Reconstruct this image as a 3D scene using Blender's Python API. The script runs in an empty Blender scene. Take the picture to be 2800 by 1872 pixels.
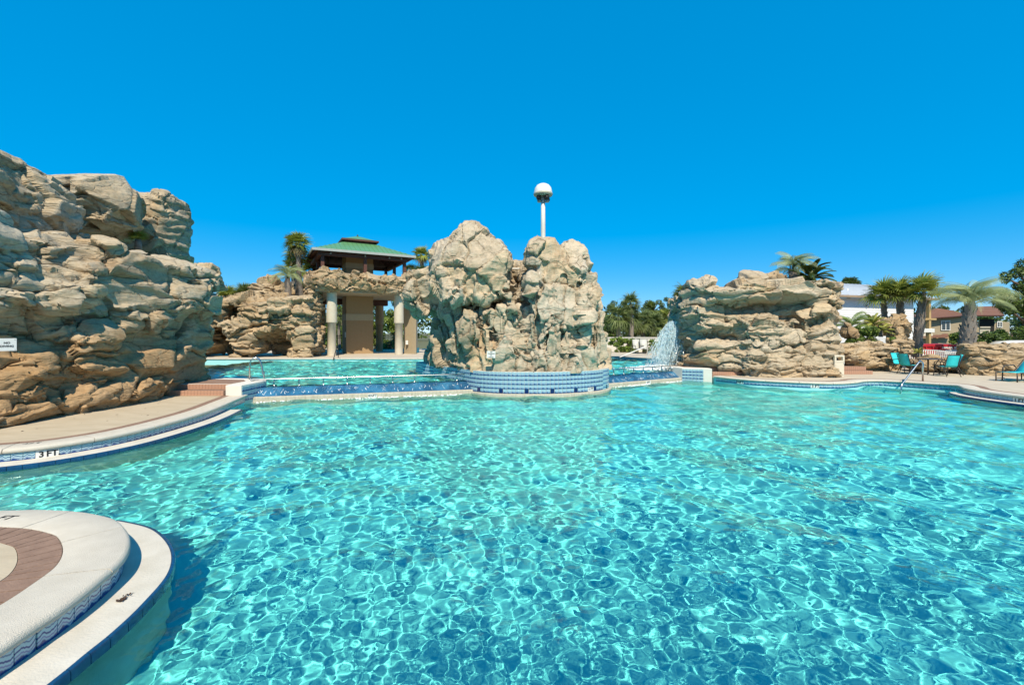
import bpy, bmesh, math, random
import numpy as np
from mathutils import Vector, Matrix

R = math.radians
sc = bpy.context.scene
C = sc.collection
random.seed(7)
rng = np.random.default_rng(11)

# ------------------------------------------------------------------ camera, sky, sun, exposure
F_PX, CX, HY, EYE = 1244.0, 1400.0, 910.0, 1.9      # measured from the photograph
cam = bpy.data.cameras.new('camera'); cam_o = bpy.data.objects.new('camera', cam); C.objects.link(cam_o)
cam_o.location = (0, 0, EYE); cam_o.rotation_euler = (R(90), 0, 0)
cam.lens = 16; cam.sensor_width = 36; cam.shift_y = -26 / 2800
cam.clip_start = 0.05; cam.clip_end = 3000
sc.camera = cam_o

SUN_EL, SUN_AZ = 50.0, 9.0          # degrees up; degrees to the right of straight behind the camera
world = bpy.data.worlds.new('World'); sc.world = world; world.use_nodes = True
wn = world.node_tree
sky = wn.nodes.new('ShaderNodeTexSky'); sky.sky_type = 'NISHITA'; sky.sun_disc = False
sky.sun_elevation = R(SUN_EL); sky.sun_rotation = R(180 - SUN_AZ)
sky.air_density = 0.6; sky.dust_density = 0.0; sky.ozone_density = 10.0
gam = wn.nodes.new('ShaderNodeGamma'); gam.inputs[1].default_value = 0.32
hsv = wn.nodes.new('ShaderNodeHueSaturation')
hsv.inputs['Hue'].default_value = 0.497; hsv.inputs['Saturation'].default_value = 2.45; hsv.inputs['Value'].default_value = 2.8
wn.links.new(sky.outputs[0], gam.inputs[0]); wn.links.new(gam.outputs[0], hsv.inputs['Color'])
bg = wn.nodes['Background']; bg.inputs[1].default_value = 0.15
wn.links.new(hsv.outputs[0], bg.inputs[0])

sun = bpy.data.lights.new('sun', 'SUN'); sun.energy = 5.0; sun.angle = R(0.5); sun.color = (1.0, 0.88, 0.70)
sun_o = bpy.data.objects.new('sun', sun); C.objects.link(sun_o)
SUN_DIR = Vector((math.sin(R(SUN_AZ)) * math.cos(R(SUN_EL)), -math.cos(R(SUN_AZ)) * math.cos(R(SUN_EL)), math.sin(R(SUN_EL))))
sun_o.rotation_euler = SUN_DIR.to_track_quat('Z', 'Y').to_euler(); sun_o.location = (3, -12, 14)
sun.cycles.is_caustics_light = True
sc.view_settings.view_transform = 'Standard'; sc.view_settings.look = 'None'
sc.view_settings.exposure = 0.40; sc.view_settings.gamma = 1.0
sc.cycles.use_denoising = True
sc.cycles.caustics_refractive = True; sc.cycles.caustics_reflective = False
sc.cycles.max_bounces = 8; sc.cycles.diffuse_bounces = 3; sc.cycles.glossy_bounces = 3
sc.cycles.transmission_bounces = 6; sc.cycles.transparent_max_bounces = 12
sc.cycles.sample_clamp_indirect = 6.0

# ------------------------------------------------------------------ measuring helpers
def P(x, y, Y):
    """photo pixel at distance Y -> point in the place"""
    return Vector(((x - CX) / F_PX * Y, Y, EYE - (y - HY) / F_PX * Y))
def G(x, y, z=0.0):
    """photo pixel lying on the level z -> point in the place"""
    Y = F_PX * (EYE - z) / (y - HY)
    return Vector(((x - CX) / F_PX * Y, Y, z))

Z_LOW, Z_UP, Z_UDECK = -0.30, 0.13, 0.31      # lower water, upper water, upper deck
LEDGE_Z = -0.22

# ------------------------------------------------------------------ mesh helpers
def np_mesh(name, V, F, smooth=False, sharp=None):
    """V (n,3); F (m,3) or (m,4) index array"""
    me = bpy.data.meshes.new(name)
    V = np.asarray(V, np.float32); F = np.asarray(F, np.int32); k = F.shape[1]
    me.vertices.add(len(V)); me.vertices.foreach_set('co', V.ravel())
    me.loops.add(F.size); me.loops.foreach_set('vertex_index', F.ravel())
    me.polygons.add(len(F)); me.polygons.foreach_set('loop_start', np.arange(0, F.size, k, dtype=np.int32))
    me.polygons.foreach_set('use_smooth', np.full(len(F), smooth, bool))
    me.update(calc_edges=True)
    if sharp: me.set_sharp_from_angle(angle=R(sharp))
    return me

class MB:
    """collects boxes, tubes, lathes, prisms into one mesh"""
    def __init__(s): s.v = []; s.f = []; s.m = []; s.sm = []
    def add(s, vs, fs, mi=0, smooth=False):
        o = len(s.v); s.v += [tuple(v) for v in vs]
        for f in fs: s.f.append(tuple(i + o for i in f)); s.m.append(mi); s.sm.append(smooth)
        return s
    def box(s, x0, x1, y0, y1, z0, z1, mi=0, M=None, bevel=0.0):
        if bevel > 0:
            b = bevel; vs = []; 
            bm = bmesh.new(); bmesh.ops.create_cube(bm, size=1)
            for v in bm.verts: v.co = Vector(((x0+x1)/2 + v.co.x*(x1-x0), (y0+y1)/2 + v.co.y*(y1-y0), (z0+z1)/2 + v.co.z*(z1-z0)))
            bmesh.ops.bevel(bm, geom=bm.edges[:], offset=b, segments=2, affect='EDGES', profile=0.6)
            bm.verts.index_update()
            vs = [v.co.copy() for v in bm.verts]; fs = [[v.index for v in f.verts] for f in bm.faces]; bm.free()
            if M: vs = [M @ v for v in vs]
            return s.add(vs, fs, mi, False)
        vs = [Vector(p) for p in ((x0,y0,z0),(x1,y0,z0),(x1,y1,z0),(x0,y1,z0),(x0,y0,z1),(x1,y0,z1),(x1,y1,z1),(x0,y1,z1))]
        if M: vs = [M @ v for v in vs]
        return s.add(vs, [(0,3,2,1),(4,5,6,7),(0,1,5,4),(1,2,6,5),(2,3,7,6),(3,0,4,7)], mi)
    def tube(s, pts, r, n=8, mi=0, cap=True, closed=False):
        pts = [Vector(p) for p in pts]; m = len(pts); rs = r if isinstance(r, (list, tuple)) else [r]*m
        vs = []; up = Vector((0.13, 0.07, 1)).normalized(); prev = None
        for i, p in enumerate(pts):
            a = pts[i-1] if i or closed else p; b = pts[(i+1) % m] if i < m-1 or closed else p
            t = (b - a).normalized()
            u = (prev - t*prev.dot(t)) if prev is not None else t.cross(up)
            if u.length < 1e-4: u = t.cross(Vector((1, 0, 0)))
            u.normalize(); w = t.cross(u); prev = u
            for k in range(n):
                q = 2*math.pi*k/n; vs.append(p + (u*math.cos(q) + w*math.sin(q))*rs[i])
        fs = []
        for i in range(m if closed else m-1):
            j = (i+1) % m
            for k in range(n): fs.append((i*n+k, i*n+(k+1) % n, j*n+(k+1) % n, j*n+k))
        s.add(vs, fs, mi, True)
        if cap and not closed:
            o = len(s.v) - len(vs)
            s.f.append(tuple(o+k for k in range(n))[::-1]); s.m.append(mi); s.sm.append(False)
            s.f.append(tuple(o+(m-1)*n+k for k in range(n))); s.m.append(mi); s.sm.append(False)
        return s
    def lathe(s, prof, c=(0,0,0), n=20, mi=0, smooth=True):
        vs = []; fs = []; m = len(prof)
        for (r, z) in prof:
            for k in range(n):
                q = 2*math.pi*k/n; vs.append((c[0]+r*math.cos(q), c[1]+r*math.sin(q), c[2]+z))
        for i in range(m-1):
            for k in range(n): fs.append((i*n+k, i*n+(k+1) % n, (i+1)*n+(k+1) % n, (i+1)*n+k))
        return s.add(vs, fs, mi, smooth)
    def prism(s, poly, z0, z1, mi=0, bottom=True, side_mi=None):
        n = len(poly); vs = [(p[0], p[1], z0) for p in poly] + [(p[0], p[1], z1) for p in poly]
        s.add(vs, [tuple(range(n, 2*n))], mi)
        s.add(vs, [(i, (i+1) % n, n+(i+1) % n, n+i) for i in range(n)], mi if side_mi is None else side_mi)
        if bottom: s.add(vs, [tuple(range(n))[::-1]], mi)
        return s
    def mesh(s, name):
        me = bpy.data.meshes.new(name); me.from_pydata(s.v, [], s.f); me.update()
        me.polygons.foreach_set('material_index', s.m); me.polygons.foreach_set('use_smooth', s.sm)
        return me

def link(name, me, mats=None, parent=None, loc=None, rot=None, M=None):
    o = bpy.data.objects.new(name, me); C.objects.link(o)
    if mats is not None and me is not None and len(me.materials) == 0:
        for m in (mats if isinstance(mats, (list, tuple)) else [mats]): me.materials.append(m)
    if parent is not None: o.parent = parent
    if M is not None: o.matrix_local = M
    if loc is not None: o.location = loc
    if rot is not None: o.rotation_euler = rot
    return o
def tag(o, label, cat=None, group=None, kind=None):
    o['label'] = label
    if cat: o['category'] = cat
    if group: o['group'] = group
    if kind: o['kind'] = kind
    return o
def empty(name, loc, label, cat, group=None, rz=0.0):
    o = bpy.data.objects.new(name, None); C.objects.link(o); o.location = loc; o.rotation_euler = (0, 0, rz)
    o.empty_display_size = 0.3
    return tag(o, label, cat, group)
def wpart(name, me, mats, parent):
    """a part whose mesh is written in world coordinates under an unrotated thing"""
    o = link(name, me, mats, parent); o.location = -Vector(parent.location); return o
def copy_tree(o, parent=None):
    c = o.copy(); C.objects.link(c); c.parent = parent
    for ch in o.children: copy_tree(ch, c)
    return c

# ------------------------------------------------------------------ materials
def node_mat(name):
    m = bpy.data.materials.new(name); m.use_nodes = True
    nt = m.node_tree; return m, nt, nt.nodes['Principled BSDF']
def N(nt, kind, **kw):
    n = nt.nodes.new(kind)
    for k, v in kw.items():
        if k in n.inputs: n.inputs[k].default_value = v
        else: setattr(n, k, v)
    return n
def coord(nt, scale=(1, 1, 1), kind='Object'):
    tc = nt.nodes.new('ShaderNodeTexCoord'); mp = nt.nodes.new('ShaderNodeMapping'); mp.inputs['Scale'].default_value = scale
    nt.links.new(tc.outputs[kind], mp.inputs['Vector']); return mp.outputs['Vector']
def ramp(nt, fac, stops, interp='LINEAR'):
    r = nt.nodes.new('ShaderNodeValToRGB'); r.color_ramp.interpolation = interp
    e = r.color_ramp.elements
    while len(e) < len(stops): e.new(0.5)
    for q, (p, c) in zip(e, stops): q.position = p; q.color = (*c, 1) if len(c) == 3 else c
    nt.links.new(fac, r.inputs[0]); return r.outputs[0]
def mixc(nt, fac, a, b, mode='MIX'):
    m = nt.nodes.new('ShaderNodeMix'); m.data_type = 'RGBA'; m.blend_type = mode
    for sock, v in ((m.inputs[0], fac), (m.inputs[6], a), (m.inputs[7], b)):
        if isinstance(v, bpy.types.NodeSocket): nt.links.new(v, sock)
        else: sock.default_value = v if not isinstance(v, tuple) or len(v) == 4 else (*v, 1)
    return m.outputs[2]
ALB = 0.85
def pm(name, c, c2=None, scale=3.0, rough=0.7, bump=0.0, bscale=40.0, metal=0.0, spec=0.4, cscale=(1, 1, 1), detail=5, trans=0.0):
    """plain principled material with mottled colour and fine relief"""
    m, nt, b = node_mat(name)
    b.inputs['Roughness'].default_value = rough; b.inputs['Metallic'].default_value = metal
    b.inputs['Specular IOR Level'].default_value = spec
    if c2 is None: c2 = tuple(x*0.8 for x in c)
    if metal < 0.5 and 'pool' not in name and 'sling' not in name: c, c2 = tuple(x*ALB for x in c), tuple(x*ALB for x in c2)
    v = coord(nt, cscale)
    nz = N(nt, 'ShaderNodeTexNoise', Scale=scale, Detail=detail, Roughness=0.6); nt.links.new(v, nz.inputs['Vector'])
    col = ramp(nt, nz.outputs['Fac'], [(0.32, c2), (0.68, c)])
    nt.links.new(col, b.inputs['Base Color'])
    if bump > 0:
        n2 = N(nt, 'ShaderNodeTexNoise', Scale=bscale, Detail=4.0); nt.links.new(v, n2.inputs['Vector'])
        bp = N(nt, 'ShaderNodeBump', Strength=bump, Distance=0.02); nt.links.new(n2.outputs['Fac'], bp.inputs['Height'])
        nt.links.new(bp.outputs[0], b.inputs['Normal'])
    return m

def rock_mat(name, cols, orange=None, oz=(0, 1), strata=1.0):
    """cols: pale, mid, dark-warm, grey stone colours; orange: iron stain below height oz"""
    m, nt, b = node_mat(name); b.inputs['Roughness'].default_value = 0.88; b.inputs['Specular IOR Level'].default_value = 0.25
    cols = [(c[0]*ALB*1.01, c[1]*ALB*1.0, c[2]*ALB*1.0) for c in cols]
    if orange: orange = tuple(x*ALB for x in orange)
    v = coord(nt); vs = coord(nt, (0.8, 0.8, 2.6*strata))
    n1 = N(nt, 'ShaderNodeTexNoise', Scale=0.55, Detail=6.0, Roughness=0.62, Distortion=0.6); nt.links.new(v, n1.inputs['Vector'])
    n2 = N(nt, 'ShaderNodeTexNoise', Scale=1.6, Detail=8.0, Roughness=0.68, Distortion=1.2); nt.links.new(vs, n2.inputs['Vector'])
    n3 = N(nt, 'ShaderNodeTexNoise', Scale=9.0, Detail=6.0, Roughness=0.7); nt.links.new(v, n3.inputs['Vector'])
    col = ramp(nt, n1.outputs['Fac'], [(0.30, cols[2]), (0.46, cols[1]), (0.62, cols[0])])
    g = ramp(nt, n2.outputs['Fac'], [(0.45, (0, 0, 0)), (0.72, (1, 1, 1))])
    col = mixc(nt, g, col, (*cols[3], 1))
    oi = nt.nodes.new('ShaderNodeObjectInfo')
    pr = ramp(nt, oi.outputs['Random'], [(0.0, (0.84, 0.80, 0.74)), (0.35, (1.0, 0.98, 0.94)), (0.7, (1.0, 1.0, 1.0)), (1.0, (1.12, 1.04, 0.92))])
    col = mixc(nt, 1.0, col, pr, 'MULTIPLY')
    if orange:
        tc = nt.nodes.new('ShaderNodeTexCoord'); sp = nt.nodes.new('ShaderNodeSeparateXYZ'); nt.links.new(tc.outputs['Object'], sp.inputs[0])
        mr = N(nt, 'ShaderNodeMapRange'); mr.inputs['From Min'].default_value = oz[1]; mr.inputs['From Max'].default_value = oz[0]; nt.links.new(sp.outputs['Z'], mr.inputs['Value'])
        ad = N(nt, 'ShaderNodeMath', operation='ADD'); nt.links.new(mr.outputs[0], ad.inputs[0]); nt.links.new(n2.outputs['Fac'], ad.inputs[1])
        f = ramp(nt, ad.outputs[0], [(0.66, (0, 0, 0)), (1.0, (0.68, 0.68, 0.68))])
        col = mixc(nt, f, col, (*orange, 1))
    # fine relief: crazed cracks, bedding, grain
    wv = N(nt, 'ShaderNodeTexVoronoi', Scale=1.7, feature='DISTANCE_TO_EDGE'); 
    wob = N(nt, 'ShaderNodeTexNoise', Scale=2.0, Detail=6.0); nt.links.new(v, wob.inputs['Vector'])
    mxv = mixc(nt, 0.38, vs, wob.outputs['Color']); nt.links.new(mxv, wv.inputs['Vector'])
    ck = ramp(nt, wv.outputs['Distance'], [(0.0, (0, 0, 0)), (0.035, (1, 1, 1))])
    dirt_shade = ramp(nt, wv.outputs['Distance'], [(0.0, (0.42, 0.36, 0.30)), (0.012, (0.62, 0.56, 0.50)), (0.03, (1, 1, 1))])  # dark crack lines: dirt tone plus painted shade of cracks too fine to model
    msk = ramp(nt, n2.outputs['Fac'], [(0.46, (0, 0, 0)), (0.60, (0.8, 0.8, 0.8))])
    col = mixc(nt, msk, col, mixc(nt, 1.0, col, dirt_shade, 'MULTIPLY'))
    sp3 = ramp(nt, n3.outputs['Fac'], [(0.30, (0.74, 0.72, 0.69)), (0.55, (1, 1, 1))])
    col = mixc(nt, 1.0, col, sp3, 'MULTIPLY')
    nt.links.new(col, b.inputs['Base Color'])
    bed = N(nt, 'ShaderNodeTexNoise', Scale=4.2, Detail=7.0, Roughness=0.66, Distortion=0.8)
    bv = coord(nt, (0.5, 0.5, 3.2*strata)); nt.links.new(bv, bed.inputs['Vector'])
    b1 = N(nt, 'ShaderNodeBump', Strength=0.55, Distance=0.05); nt.links.new(ck, b1.inputs['Height'])
    b2 = N(nt, 'ShaderNodeBump', Strength=0.75, Distance=0.09); nt.links.new(bed.outputs['Fac'], b2.inputs['Height']); nt.links.new(b1.outputs[0], b2.inputs['Normal'])
    b3 = N(nt, 'ShaderNodeBump', Strength=0.5, Distance=0.03); nt.links.new(n3.outputs['Fac'], b3.inputs['Height']); nt.links.new(b2.outputs[0], b3.inputs['Normal'])
    nt.links.new(b3.outputs[0], b.inputs['Normal'])
    return m

PALE, MID, WARM, GREY = (0.58, 0.50, 0.37), (0.50, 0.415, 0.285), (0.42, 0.31, 0.19), (0.46, 0.425, 0.34)
M_rock = rock_mat('rock_sand', (PALE, MID, WARM, GREY), orange=(0.44, 0.255, 0.105), oz=(-0.2, 2.9))
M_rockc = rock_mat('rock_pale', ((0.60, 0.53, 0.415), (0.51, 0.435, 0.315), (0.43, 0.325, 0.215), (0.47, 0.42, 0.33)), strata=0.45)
M_rockr = rock_mat('rock_right', ((0.60, 0.515, 0.385), (0.52, 0.43, 0.30), (0.45, 0.335, 0.215), (0.48, 0.43, 0.335)))
M_rockb = rock_mat('rock_tan', ((0.57, 0.45, 0.29), (0.48, 0.36, 0.215), (0.40, 0.265, 0.14), (0.42, 0.36, 0.27)))

M_deck = pm('deck_concrete', (0.56, 0.47, 0.335), (0.47, 0.385, 0.265), scale=2.2, rough=0.85, bump=0.25, bscale=30, cscale=(0.6, 1.6, 1))
M_deckr = pm('deck_sand', (0.60, 0.52, 0.40), (0.52, 0.44, 0.33), scale=2.0, rough=0.85, bump=0.25, bscale=30)
M_brick = pm('brick_paver', (0.32, 0.205, 0.145), (0.235, 0.145, 0.10), scale=7, rough=0.85, bump=0.4, bscale=60)
M_steptile = pm('step_tile', (0.52, 0.30, 0.205), (0.42, 0.235, 0.155), scale=9, rough=0.7, bump=0.15)
M_coping = pm('coping_stone', (0.69, 0.635, 0.53), (0.61, 0.555, 0.455), scale=5, rough=0.9, bump=0.6, bscale=130, detail=8)
M_white = pm('white_plaster', (0.80, 0.76, 0.68), (0.73, 0.69, 0.61), scale=3, rough=0.75, bump=0.2, bscale=40)
M_ledge = pm('ledge_plaster', (0.68, 0.64, 0.55), (0.58, 0.54, 0.45), scale=4, rough=0.85, bump=0.3, bscale=60)
M_lip = pm('spill_plaster', (0.60, 0.55, 0.44), (0.42, 0.37, 0.28), scale=6, rough=0.6, bump=0.5, bscale=25, cscale=(3, 3, 0.6))
M_poolwall = pm('pool_wall_plaster', (0.34, 0.70, 0.70), (0.28, 0.64, 0.65), scale=2, rough=0.8)
M_floor = pm('pool_floor_plaster', (0.36, 0.86, 0.80), (0.32, 0.82, 0.76), scale=0.7, rough=0.85)
M_grout = pm('grout', (0.62, 0.62, 0.56), (0.50, 0.50, 0.45), scale=12, rough=0.9)
M_navy = pm('navy_tile', (0.012, 0.075, 0.17), (0.008, 0.045, 0.12), scale=14, rough=0.18, spec=0.6)
M_cobalt = pm('cobalt_tile', (0.008, 0.016, 0.12), (0.005, 0.01, 0.08), scale=14, rough=0.15, spec=0.6)
M_steel = pm('steel', (0.62, 0.61, 0.58), (0.5, 0.49, 0.46), scale=10, rough=0.25, metal=1.0)
M_black = pm('black_metal', (0.02, 0.018, 0.016), (0.012, 0.011, 0.01), rough=0.45)
M_bronze = pm('bronze_metal', (0.055, 0.042, 0.033), (0.035, 0.027, 0.022), rough=0.4)
M_ink = pm('black_ink', (0.012, 0.012, 0.014), rough=0.6)
M_sign = pm('sign_white', (0.82, 0.82, 0.79), (0.76, 0.76, 0.72), rough=0.4)
M_sling = pm('turquoise_sling', (0.03, 0.62, 0.66), (0.025, 0.54, 0.58), scale=30, rough=0.7, bump=0.3, bscale=300)

def tile_wave(name, pale, dark):
    m, nt, b = node_mat(name); b.inputs['Roughness'].default_value = 0.16; b.inputs['Specular IOR Level'].default_value = 0.55
    tc = nt.nodes.new('ShaderNodeTexCoord'); sp = nt.nodes.new('ShaderNodeSeparateXYZ'); nt.links.new(tc.outputs['Object'], sp.inputs[0])
    oi = nt.nodes.new('ShaderNodeObjectInfo')
    cx = nt.nodes.new('ShaderNodeCombineXYZ'); nt.links.new(sp.outputs['X'], cx.inputs[0]); nt.links.new(oi.outputs['Random'], cx.inputs[1])
    nz = N(nt, 'ShaderNodeTexNoise', Scale=16.0, Detail=3.0); nt.links.new(cx.outputs[0], nz.inputs['Vector'])
    sn = N(nt, 'ShaderNodeMath', operation='MULTIPLY'); sn.inputs[1].default_value = 52.0; nt.links.new(sp.outputs['X'], sn.inputs[0])
    s2 = N(nt, 'ShaderNodeMath', operation='SINE'); nt.links.new(sn.outputs[0], s2.inputs[0])
    a = N(nt, 'ShaderNodeMath', operation='MULTIPLY_ADD'); a.inputs[1].default_value = 0.13; nt.links.new(s2.outputs[0], a.inputs[0]); nt.links.new(nz.outputs['Fac'], a.inputs[2])
    h = N(nt, 'ShaderNodeMath', operation='MULTIPLY_ADD'); h.inputs[1].default_value = 6.6; nt.links.new(sp.outputs['Z'], h.inputs[0]); h.inputs[2].default_value = 0.25
    a2 = N(nt, 'ShaderNodeMath', operation='MULTIPLY_ADD'); a2.inputs[1].default_value = 0.5; nt.links.new(a.outputs[0], a2.inputs[0]); nt.links.new(h.outputs[0], a2.inputs[2])
    mid = tuple(0.5*p + 0.5*d for p, d in zip(pale, dark)); viol = (0.16, 0.19, 0.36)
    col = ramp(nt, a2.outputs[0], [(0.0, dark), (0.27, dark), (0.31, mid), (0.36, pale), (0.42, viol), (0.46, viol), (0.48, pale), (0.56, pale),
                                   (0.59, dark), (0.655, dark), (0.67, pale), (0.80, pale), (0.83, mid), (0.87, dark), (0.90, pale)])
    nt.links.new(col, b.inputs['Base Color']); return m
M_wave = tile_wave('wave_tile', (0.34, 0.52, 0.55), (0.008, 0.045, 0.19))
M_wave2 = tile_wave('wave_tile_pale', (0.40, 0.60, 0.64), (0.008, 0.055, 0.19))

def mosaic_mat():
    m, nt, b = node_mat('blue_mosaic'); b.inputs['Roughness'].default_value = 0.12; b.inputs['Specular IOR Level'].default_value = 0.6
    v = coord(nt)
    br = N(nt, 'ShaderNodeTexBrick', Scale=1.0); br.offset = 0.0
    br.inputs['Brick Width'].default_value = 0.028; br.inputs['Row Height'].default_value = 0.028; br.inputs['Mortar Size'].default_value = 0.0022
    br.inputs['Color1'].default_value = (0.012, 0.095, 0.20, 1); br.inputs['Color2'].default_value = (0.016, 0.13, 0.27, 1); br.inputs['Mortar'].default_value = (0.09, 0.22, 0.33, 1)
    nt.links.new(v, br.inputs['Vector'])
    nz = N(nt, 'ShaderNodeTexNoise', Scale=2.2, Detail=5.0); nt.links.new(v, nz.inputs['Vector'])
    f = ramp(nt, nz.outputs['Fac'], [(0.42, (0.55, 0.55, 0.6)), (0.62, (1.15, 1.15, 1.1))])
    nt.links.new(mixc(nt, 1.0, br.outputs['Color'], f, 'MULTIPLY'), b.inputs['Base Color'])
    n2 = N(nt, 'ShaderNodeTexNoise', Scale=7.0, Detail=3.0); n2v = coord(nt, (2.2, 0.7, 0.7)); nt.links.new(n2v, n2.inputs['Vector'])
    bp = N(nt, 'ShaderNodeBump', Strength=0.8, Distance=0.06); nt.links.new(n2.outputs['Fac'], bp.inputs['Height']); nt.links.new(bp.outputs[0], b.inputs['Normal'])
    return m
M_mosaic = mosaic_mat()

def water_mat(name, tint):
    m = bpy.data.materials.new(name); m.use_nodes = True; n = m.node_tree.nodes; n.clear()
    g = n.new('ShaderNodeBsdfGlass'); g.inputs['IOR'].default_value = 1.33; g.inputs['Roughness'].default_value = 0.0
    g.inputs['Color'].default_value = (*tint, 1)
    out = n.new('ShaderNodeOutputMaterial'); m.node_tree.links.new(g.outputs[0], out.inputs[0]); return m
M_water = water_mat('pool_water', (0.64, 0.98, 0.97))
# ------------------------------------------------------------------ curves
def catmull(pts, step):
    p = [np.array(q[:2], float) for q in pts]; p = [2*p[0]-p[1]] + p + [2*p[-1]-p[-2]]
    out = []
    for i in range(1, len(p)-2):
        a, b, c, d = p[i-1], p[i], p[i+1], p[i+2]
        for t in np.linspace(0, 1, 40, endpoint=False):
            out.append(0.5*((2*b) + (-a+c)*t + (2*a-5*b+4*c-d)*t*t + (-a+3*b-3*c+d)*t**3))
    out.append(p[-2]); out = np.array(out)
    s = np.concatenate([[0], np.cumsum(np.linalg.norm(np.diff(out, axis=0), axis=1))])
    n = max(2, int(round(s[-1]/step))+1); q = np.linspace(0, s[-1], n)
    return np.stack([np.interp(q, s, out[:, 0]), np.interp(q, s, out[:, 1])], -1)
def normals(c):
    t = np.gradient(c, axis=0); t /= np.linalg.norm(t, axis=1)[:, None]
    return np.stack([t[:, 1], -t[:, 0]], -1)          # pool on the right-hand side
def sweep(c, n, prof, name, smooth=True, caps=True):
    """profile [(offset along n, z)] swept along the curve, closed section"""
    m, k = len(c), len(prof); V = []
    for i in range(m):
        for (o, z) in prof: V.append((c[i, 0]+n[i, 0]*o, c[i, 1]+n[i, 1]*o, z))
    F = []
    for i in range(m-1):
        for j in range(k): F.append((i*k+j, i*k+(j+1) % k, (i+1)*k+(j+1) % k, (i+1)*k+j))
    if caps: F += [tuple(range(k))[::-1], tuple((m-1)*k+j for j in range(k))]
    me = bpy.data.meshes.new(name); me.from_pydata(V, [], F); me.update()
    bm = bmesh.new(); bm.from_mesh(me); bmesh.ops.recalc_face_normals(bm, faces=bm.faces); bm.to_mesh(me); bm.free()
    if smooth:
        me.polygons.foreach_set('use_smooth', [True]*len(me.polygons))
        try: me.set_sharp_from_angle(angle=R(40))
        except Exception: pass
    return me
def seg(c, n, i0, i1, gap):
    """part of a curve with a joint gap trimmed off both ends"""
    cc, nn = c[i0:i1+1].copy(), n[i0:i1+1].copy()
    t0 = (cc[1]-cc[0])/np.linalg.norm(cc[1]-cc[0]); t1 = (cc[-1]-cc[-2])/np.linalg.norm(cc[-1]-cc[-2])
    cc[0] += t0*gap; cc[-1] -= t1*gap; return cc, nn

TILE = 0.149
def tile_mesh(name, w=0.140, h=0.140, d=0.012):
    return MB().box(-w/2, w/2, -d, 0, -h/2, h/2, bevel=0.003).mesh(name)
ME_wave = tile_mesh('tile'); ME_wave.materials.append(M_wave)
ME_wave2 = tile_mesh('tile_pale'); ME_wave2.materials.append(M_wave2)
ME_plain = tile_mesh('marker_tile'); ME_plain.materials.append(M_sign)
ME_cob = tile_mesh('cobalt'); ME_cob.materials.append(M_cobalt)
def face_rot(nx, ny): return math.atan2(ny, nx) + math.pi/2       # a tile faces -Y in its own space
def put_tile(me, parent, x, y, z, nx, ny, name='tile'):
    o = link(name, me, None, parent); pl = Vector(parent.location) if parent else Vector()
    o.location = Vector((x, y, z)) - pl; o.rotation_euler = (0, 0, face_rot(nx, ny)); return o
FONT_CACHE = {}
def text_mesh(s, size, extrude=0.0008, bold=0.0, align='CENTER'):
    key = (s, size, bold, align)
    if key in FONT_CACHE: return FONT_CACHE[key]
    cu = bpy.data.curves.new('lettering', 'FONT'); cu.body = s; cu.size = size; cu.extrude = extrude; cu.offset = bold
    cu.align_x = align; cu.align_y = 'CENTER'; cu.resolution_u = 3; cu.space_line = 0.9
    o = bpy.data.objects.new('tmp', cu); C.objects.link(o)
    bpy.context.view_layer.update()
    me = bpy.data.meshes.new_from_object(o.evaluated_get(bpy.context.evaluated_depsgraph_get()))
    bpy.data.objects.remove(o); me.name = 'lettering'; me.materials.clear(); FONT_CACHE[key] = me; return me
def lettering(s, size, parent, loc, nx, ny, mat=None, bold=0.0, name='lettering'):
    me = text_mesh(s, size, bold=bold)
    if len(me.materials) == 0: me.materials.append(mat or M_ink)
    o = link(name, me, None, parent)
    o.matrix_local = Matrix.Translation(loc) @ Matrix.Rotation(face_rot(nx, ny), 4, 'Z') @ Matrix.Rotation(R(90), 4, 'X'); return o

def bands(lst, i):          # is index i inside any of the (a, b) ranges
    return any(a <= i <= b for a, b in lst)

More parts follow.
